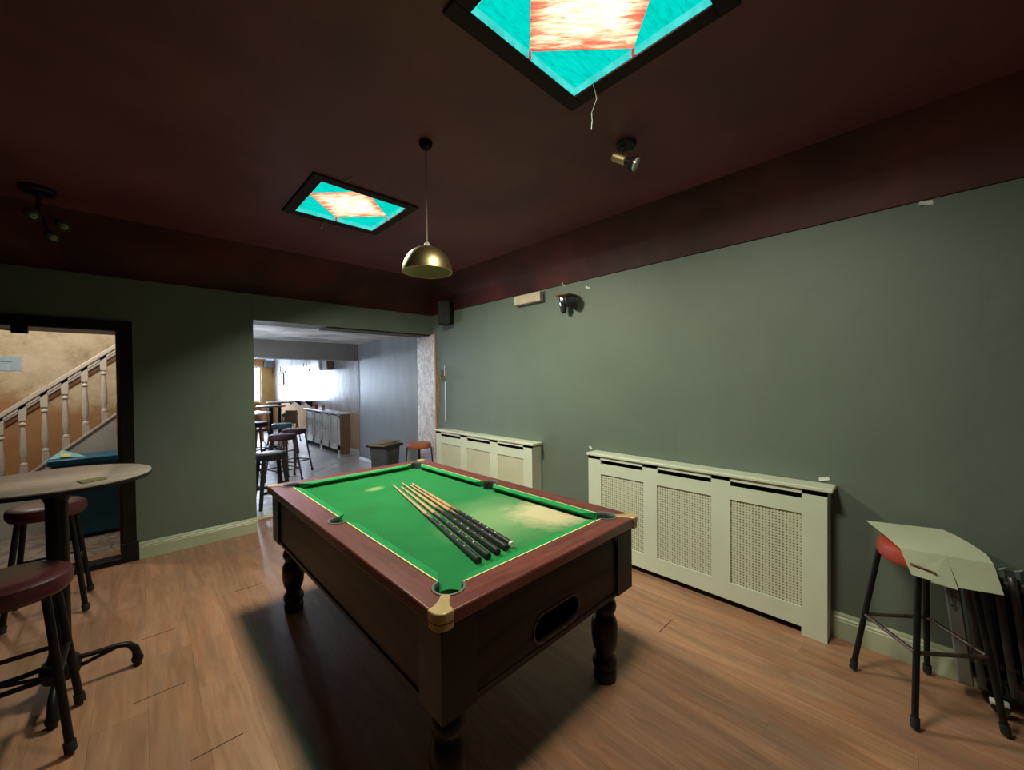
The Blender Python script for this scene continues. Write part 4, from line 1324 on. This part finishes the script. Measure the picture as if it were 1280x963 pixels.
for a0, a1, w in ((-.095, -.04, .026), (-.055, 0, .036)):
    mb.hull8([P(x0, BYS - w, rail_top(x0) + a0), P(x1, BYS - w, rail_top(x1) + a0), P(x1, BYS + w, rail_top(x1) + a0), P(x0, BYS + w, rail_top(x0) + a0), P(x0, BYS - w, rail_top(x0) + a1), P(x1, BYS - w, rail_top(x1) + a1), P(x1, BYS + w, rail_top(x1) + a1), P(x0, BYS + w, rail_top(x0) + a1)])
mb.build('handrail', 'white_wood', st, bevel=.006)
BAL = []
x = -1.50
while x < .24:
    BAL.append(x); x += .1475
for x in [-.303 + .1475 * k for k in range(-8, 4)]:
    b0, t0 = string_top(x), rail_top(x) - .05
    h = t0 - b0
    mb = MB()
    s = .026
    mb.box(-s, s, -s, s, -.02, .13 * h)
    mb.box(-s, s, -s, s, .78 * h, h + .02)
    mb.lathe([(r * 1.33, z * h) for r, z in ((.019, .125), (.0215, .15), (.0215, .165), (.0125, .19), (.015, .22), (.0215, .33), (.020, .45), (.0135, .66), (.0125, .70), (.0215, .72), (.0215, .735), (.0135, .755), (.019, .785))], 16)
    mb.build('baluster', 'white_wood', st, P(x, BYS, b0), bevel=.0015)
for k in range(2, 9):
    xa = -1.55 + .2 * k
    MB().box(xa + ox, xa + .23 + ox, .021, HW - .002 - BYS, .18 * k - .12, .18 * k - .08).build('tread', 'brown_wood', st)
    MB().box(xa + ox, xa + .02 + ox, .021, HW - .002 - BYS, .18 * k - .28, .18 * k - .12).build('riser', 'stringer_paint', st)
MB().box(-.06, .06, -.06, .06, 0, 1.36).build('newel_post', 'brown_wood', st, P(-.145, BYS - .09, 0), bevel=.004)
wr = thing('wall_handrail', 'white handrail on a brown board along the wall behind the balusters', 'handrail', (-1.4, HW, 0))
f = lambda x: 2.26 + .885 * x
mb = MB()
def beam(x0, x1, y0, y1, a, b):
    return MB().hull8([(x0, y0, f(x0 - 1.4) + a), (x1, y0, f(x1 - 1.4) + a), (x1, y1, f(x1 - 1.4) + a), (x0, y1, f(x0 - 1.4) + a), (x0, y0, f(x0 - 1.4) + b), (x1, y0, f(x1 - 1.4) + b), (x1, y1, f(x1 - 1.4) + b), (x0, y1, f(x0 - 1.4) + b)])
beam(0, 1.65, -.03, -.001, -.155, -.095).build('rail_board', 'brown_wood', wr, bevel=.003)
beam(0, 1.65, -.06, -.001, -.095, .005).build('rail', 'white_gloss', wr, bevel=.012)
nt_ = thing('notice', 'pale blue notice on the beige wall at the left edge of the doorway', 'notice', (-1.10, HW - .001, 1.83))
MB().box(-.10, .075, -.006, 0, -.085, .085).build('sheet', 'notice', nt_)
MB().box(-.08, .01, -.0075, -.006, .02, .026).build('text_line', 'print_ink', nt_)
# door closer on the frame
dc = thing('door_closer', 'black door closer arm on the top of the black door frame', 'door closer', (-.69, FY + .05, DT - .004))
MB().box(-.035, .05, -.02, .03, -.052, 0).build('body', 'black_metal', dc, bevel=.004)
MB().tube([(-.03, .01, -.03), (-.28, .01, -.008)], .006, 8).build('arm', 'black_metal', dc)
# recycling bin
rb = thing('recycling_bin', 'dark blue recycling bin below the stairs in the doorway', 'bin', (-.40, 6.06, 0), .06)
bx, by = .265, .18
MB().hull8([(-bx * .86, -by * .86, .03), (bx * .86, -by * .86, .03), (bx * .86, by * .86, .03), (-bx * .86, by * .86, .03), (-bx, -by, .78), (bx, -by, .78), (bx, by, .78), (-bx, by, .78)]).build('body', 'bin_blue', rb, bevel=.02)
MB().box(-bx - .02, bx + .02, -by - .02, by + .02, .77, .83).build('lid', 'bin_blue', rb, bevel=.012)
for sx in (-1, 1):
    MB().lathe([(.02, -.02), (.05, -.02), (.05, .02), (.02, .02)], 18).xf(0, Matrix.Translation((sx * .2, .17, .05)) @ Matrix.Rotation(pi / 2, 4, 'Y')).build('wheel', 'rubber', rb)
mp = MB()
mp.v += [(-.27, -.10, .835), (-.02, -.12, .835), (-.10, .08, .85), (-.20, .10, .872), (-.19, -.0, .905)]
for fcs in ((0, 1, 4), (1, 2, 4), (2, 3, 4), (3, 0, 4), (0, 1, 2, 3)):
    mp.face(fcs)
pk = tag(mp.build('crumpled_packet', 'paper_blue', None, (-.40, 6.06, 0)), 'crumpled light blue and yellow packet on top of the blue bin', 'packet')
MB().hull8([(-.20, -.105, .842), (-.12, -.115, .842), (-.13, -.085, .87), (-.19, -.075, .876), (-.20, -.112, .848), (-.12, -.122, .848), (-.13, -.092, .876), (-.19, -.082, .882)]).build('print_patch', 'paper_yellow', pk)

# ================================================================== BAR BEYOND THE OPENING
# grey bin with flattened boxes on its lid
bn = thing('waste_bin', 'grey plastic bin with a black rim by the blue grey wall', 'bin', (2.60, 5.46, 0), .45)
s = .155
MB().hull8([(-s * .8, -s * .8, 0), (s * .8, -s * .8, 0), (s * .8, s * .8, 0), (-s * .8, s * .8, 0), (-s, -s, .62), (s, -s, .62), (s, s, .62), (-s, s, .62)]).build('body', 'dark_grey_plastic', bn, bevel=.015)
MB().box(-s - .035, s + .035, -s - .035, s + .035, .615, .645).build('lid', 'plain_dark', bn, bevel=.008)
for k, (dx, dy, rz, lab) in enumerate(((-.02, -.03, .5, 'lowest flattened brown box lying on the lid of the grey bin'), (.03, .03, .7, 'upper flattened brown box on the grey bin'), (.05, -.06, .35, 'narrow brown card strip on top of the grey bin'))):
    a, b = (.19, .13) if k < 2 else (.18, .04)
    z = .646 + .014 * k
    tag(MB().box(-a, a, -b, b, 0, .012).build('flat_box', 'brown_card', None, (2.60 + dx, 5.46 + dy, z), (0, 0, rz), bevel=.002), lab, 'cardboard')

# white cabinet (radiator cover style) along the front bar wall
cbn = thing('bar_cabinet', 'white panelled cabinet with brown side along the front bar wall', 'cabinet', (3.30, 9.72, 0))
y0c, y1c, xf = -1.12, 1.22, -.235
mb = MB()
mb.box(xf, xf + .02, y0c, y1c, .80, .835)
mb.box(xf, xf + .02, y0c, y1c, .10, .20)
for k in range(5):
    yy = y0c + (y1c - y0c - .09) * k / 4
    mb.box(xf, xf + .02, yy, yy + .09, .0 if k in (0, 2, 4) else .10, .87)
mb.box(xf, xf + .02, y0c, y1c, .86, .872)
mb.build('frame', 'white_wood', cbn)
for k in range(4):
    w4 = (y1c - y0c - .09) / 4
    ya = y0c + w4 * k + .09
    pnx = MB().box(xf + .010, xf + .018, ya + .055, ya + w4 - .092, .20, .80).build('door', 'white_wood', cbn)
    MB().box(xf + .014, xf + .019, ya, ya + .055, .20, .80).build('gap_strip', 'brown_wood', cbn)
    if k in (1, 3):
        MB().lathe([(.006, 0), (.014, .008), (.014, .016), (.004, .02)], 12).xf(0, Matrix.Translation((xf + .01, ya + .22, .50)) @ Matrix.Rotation(-pi / 2, 4, 'Y')).build('knob', 'brown_metal', pnx)
MB().box(xf + .02, -.001, y0c, y0c + .02, 0, .872).build('side_panel', 'brown_wood', cbn)
MB().box(xf + .02, -.001, y1c - .02, y1c, 0, .872).build('side_panel', 'brown_wood', cbn)
MB().box(xf + .03, xf + .036, y0c + .02, y1c - .02, .02, .87).build('back_lining', 'dark_gap', cbn)
MB().box(xf - .025, -.001, y0c - .03, y1c + .02, .872, .905).build('cabinet_top', 'white_gloss', cbn, bevel=.005)
tag(MB().lathe([(.030, 0), (.038, .02), (.04, .12), (.037, .12), (.035, .02), (.002, .012)], 20).build('cup', 'red_cup', None, (3.15, 10.35, .9055)), 'red cup on top of the white cabinet', 'cup')
tag(MB().lathe([(.030, 0), (.036, .02), (.042, .13), (.040, .13), (.033, .02), (.002, .012)], 20).build('cup', 'brown_cup', None, (3.15, 9.85, .9055)), 'pale brown cup on the white cabinet, right of the red cup', 'cup')
# ledge shelf on the wall
sh = thing('wall_shelf', 'long drinks ledge on the far bar wall behind the white cabinet', 'shelf', (3.30, 12.2, 1.06))
MB().box(-.22, -.001, -1.2, 1.2, 0, .035).build('board', 'table_top', sh, bevel=.004)
for yy in (-1.0, 0, 1.0):
    MB().hull8([(-.18, yy - .015, -.01), (-.001, yy - .015, -.16), (-.001, yy + .015, -.16), (-.18, yy + .015, -.01), (-.18, yy - .015, 0), (-.001, yy - .015, 0), (-.001, yy + .015, 0), (-.18, yy + .015, 0)]).build('bracket', 'black_metal', sh)
# wall boxes
wbx = thing('wall_cabinet', 'white wall box high above the white cabinet', 'wall box', (3.30, 10.35, 1.86))
MB().box(-.16, 0, -.33, .33, 0, .30).build('body', 'white_gloss', wbx, bevel=.01)
MB().box(-.166, -.16, -.28, .28, .03, .27).build('door', 'white_gloss', wbx, bevel=.004)
wsp = thing('loudspeaker', 'dark brown loudspeaker on the wall right of the white wall box', 'loudspeaker', (3.30, 9.68, 1.86))
MB().box(-.15, -.02, -.16, .16, 0, .30).build('cabinet', 'brown_wood', wsp, bevel=.006)
MB().box(-.157, -.15, -.14, .14, .02, .28).build('grille', 'plain_dark', wsp)
MB().box(-.02, 0, -.05, .05, .1, .2).build('bracket', 'black_metal', wsp)
# sconces
def sconce(y, label):
    r = thing('wall_sconce', label, 'wall light', (3.30, y, 1.90), 0, 'candle wall lights in the bar')
    MB().lathe([(.045, 0), (.05, .008), (.03, .02)], 20).xf(0, Matrix.Rotation(-pi / 2, 4, 'Y')).build('wall_plate', 'black_metal', r)
    for sy in (-1, 1):
        MB().tube([(-.015, 0, 0), (-.06, sy * .05, -.05), (-.10, sy * .10, -.04), (-.11, sy * .11, .02)], .008, 8).build('arm', 'black_metal', r)
        MB().lathe([(.02, 0), (.03, .012), (.012, .015), (.012, .10), (.009, .105), (.012, .125), (.003, .16)], 14).xf(0, Matrix.Translation((-.11, sy * .11, .02))).build('candle_lamp', 'black_metal', r)
    return r
sconce(13.75, 'dark candle wall light nearer the bright window')
sconce(11.35, 'dark candle wall light beside the white wall box')
pf = thing('framed_picture', 'small framed picture near the window end of the bar wall', 'picture', (3.30, 14.2, 1.50))
MB().box(-.03, 0, -.28, .28, 0, .36).build('frame', 'plain_dark', pf, bevel=.004)
MB().box(-.032, -.03, -.24, .24, .04, .32).build('print', 'picture', pf)
# dark box with pale blue lit strip on the ochre wall
mx = thing('wall_unit', 'dark wall unit with a pale blue lit strip high on the ochre pier', 'wall unit', (3.13, EW, 2.08))
MB().box(-.13, .13, -.16, 0, 0, .24).build('body', 'grey_plastic', mx, bevel=.01)
MB().box(-.05, .14, -.17, -.02, .245, .32).build('light_strip', 'blue_glow', mx, bevel=.005)
MB().tube([(.10, -.08, 0), (.10, -.06, -.22)], .01, 8).build('cable', 'black_metal', mx)

# tall tables in the bar
def bar_table(loc, rr, label, tm='table_top', h=1.05):
    r = thing('bar_table', label, 'table', loc, 0, 'tall tables in the bar')
    MB().lathe([(rr * .95, h - .032), (rr, h - .028), (rr, h - .006), (rr * .98, h), (.002, h)], 40).build('tabletop', tm, r)
    MB().lathe([(.045, .06), (.04, .1), (.04, h - .06), (.09, h - .032)], 18).build('column', 'black_metal', r)
    for k in range(4):
        a = k * pi / 2 + .4
        MB().tube([(.03 * cos(a), .03 * sin(a), .12), (.15 * cos(a), .15 * sin(a), .10), (.25 * cos(a), .25 * sin(a), .03)], [.018, .016, .02], 8).build('leg', 'black_metal', r)
        MB().lathe([(.018, 0), (.022, .012), (.018, .03)], 12).xf(0, Matrix.Translation((.25 * cos(a), .25 * sin(a), 0))).build('foot', 'black_metal', r)
    return r
bar_table((1.40, 8.15, 0), .30, 'tall round table with glare coloured in as a white top at the left edge of the opening', 'white_gloss')  # white material stands in for glare on this tabletop
bar_table((2.13, 10.15, 0), .29, 'tall dark topped round table behind the teal stool', 'brown_wood')
bar_table((2.72, 12.0, 0), .30, 'tall dark topped round table farthest back by the bright wall', 'brown_wood')
# chairs
def bar_chair(loc, rz, wm, sm, label, h=.95):
    r = thing('bar_chair', label, 'chair', loc, rz, 'chairs in the front bar')
    MB().lathe([(.17, .42), (.19, .43), (.195, .46), (.17, .48), (.002, .485)], 28).build('seat', sm, r)
    for sx, sy in ((-1, -1), (1, -1)):
        MB().tube([(sx * .13, sy * .13, .43), (sx * .18, sy * .18, 0)], .018, 8).build('leg', wm, r)
    for sx in (-1, 1):
        MB().tube([(sx * .18, .2, 0), (sx * .15, .15, .43), (sx * .15, .19, .7), (sx * .12, .22, h)], .018, 8).build('leg', wm, r)
    bk = MB()
    bk.hull8([(-.13, .185, .66), (.13, .185, .66), (.13, .21, .66), (-.13, .21, .66), (-.14, .215, h), (.14, .215, h), (.14, .24, h), (-.14, .24, h)])
    bk.build('backrest', wm, r, bevel=.02)
    return r
bar_chair((2.24, 9.50, 0), -.9, 'brown_wood', 'plum_vinyl', 'dark backed wooden chair behind the teal stool')
bar_chair((2.40, 12.4, 0), .6, 'orange_wood', 'orange_vinyl', 'orange wood chair in front of the bright window', 1.02)
bar_chair((2.02, 10.85, 0), 2.4, 'orange_wood', 'maroon_vinyl', 'low orange wood chair beside the left edge of the opening', .85)
bar_chair((2.45, 11.0, 0), 1.2, 'orange_wood', 'red_vinyl', 'reddish wooden chair between the dark topped tables', .92)
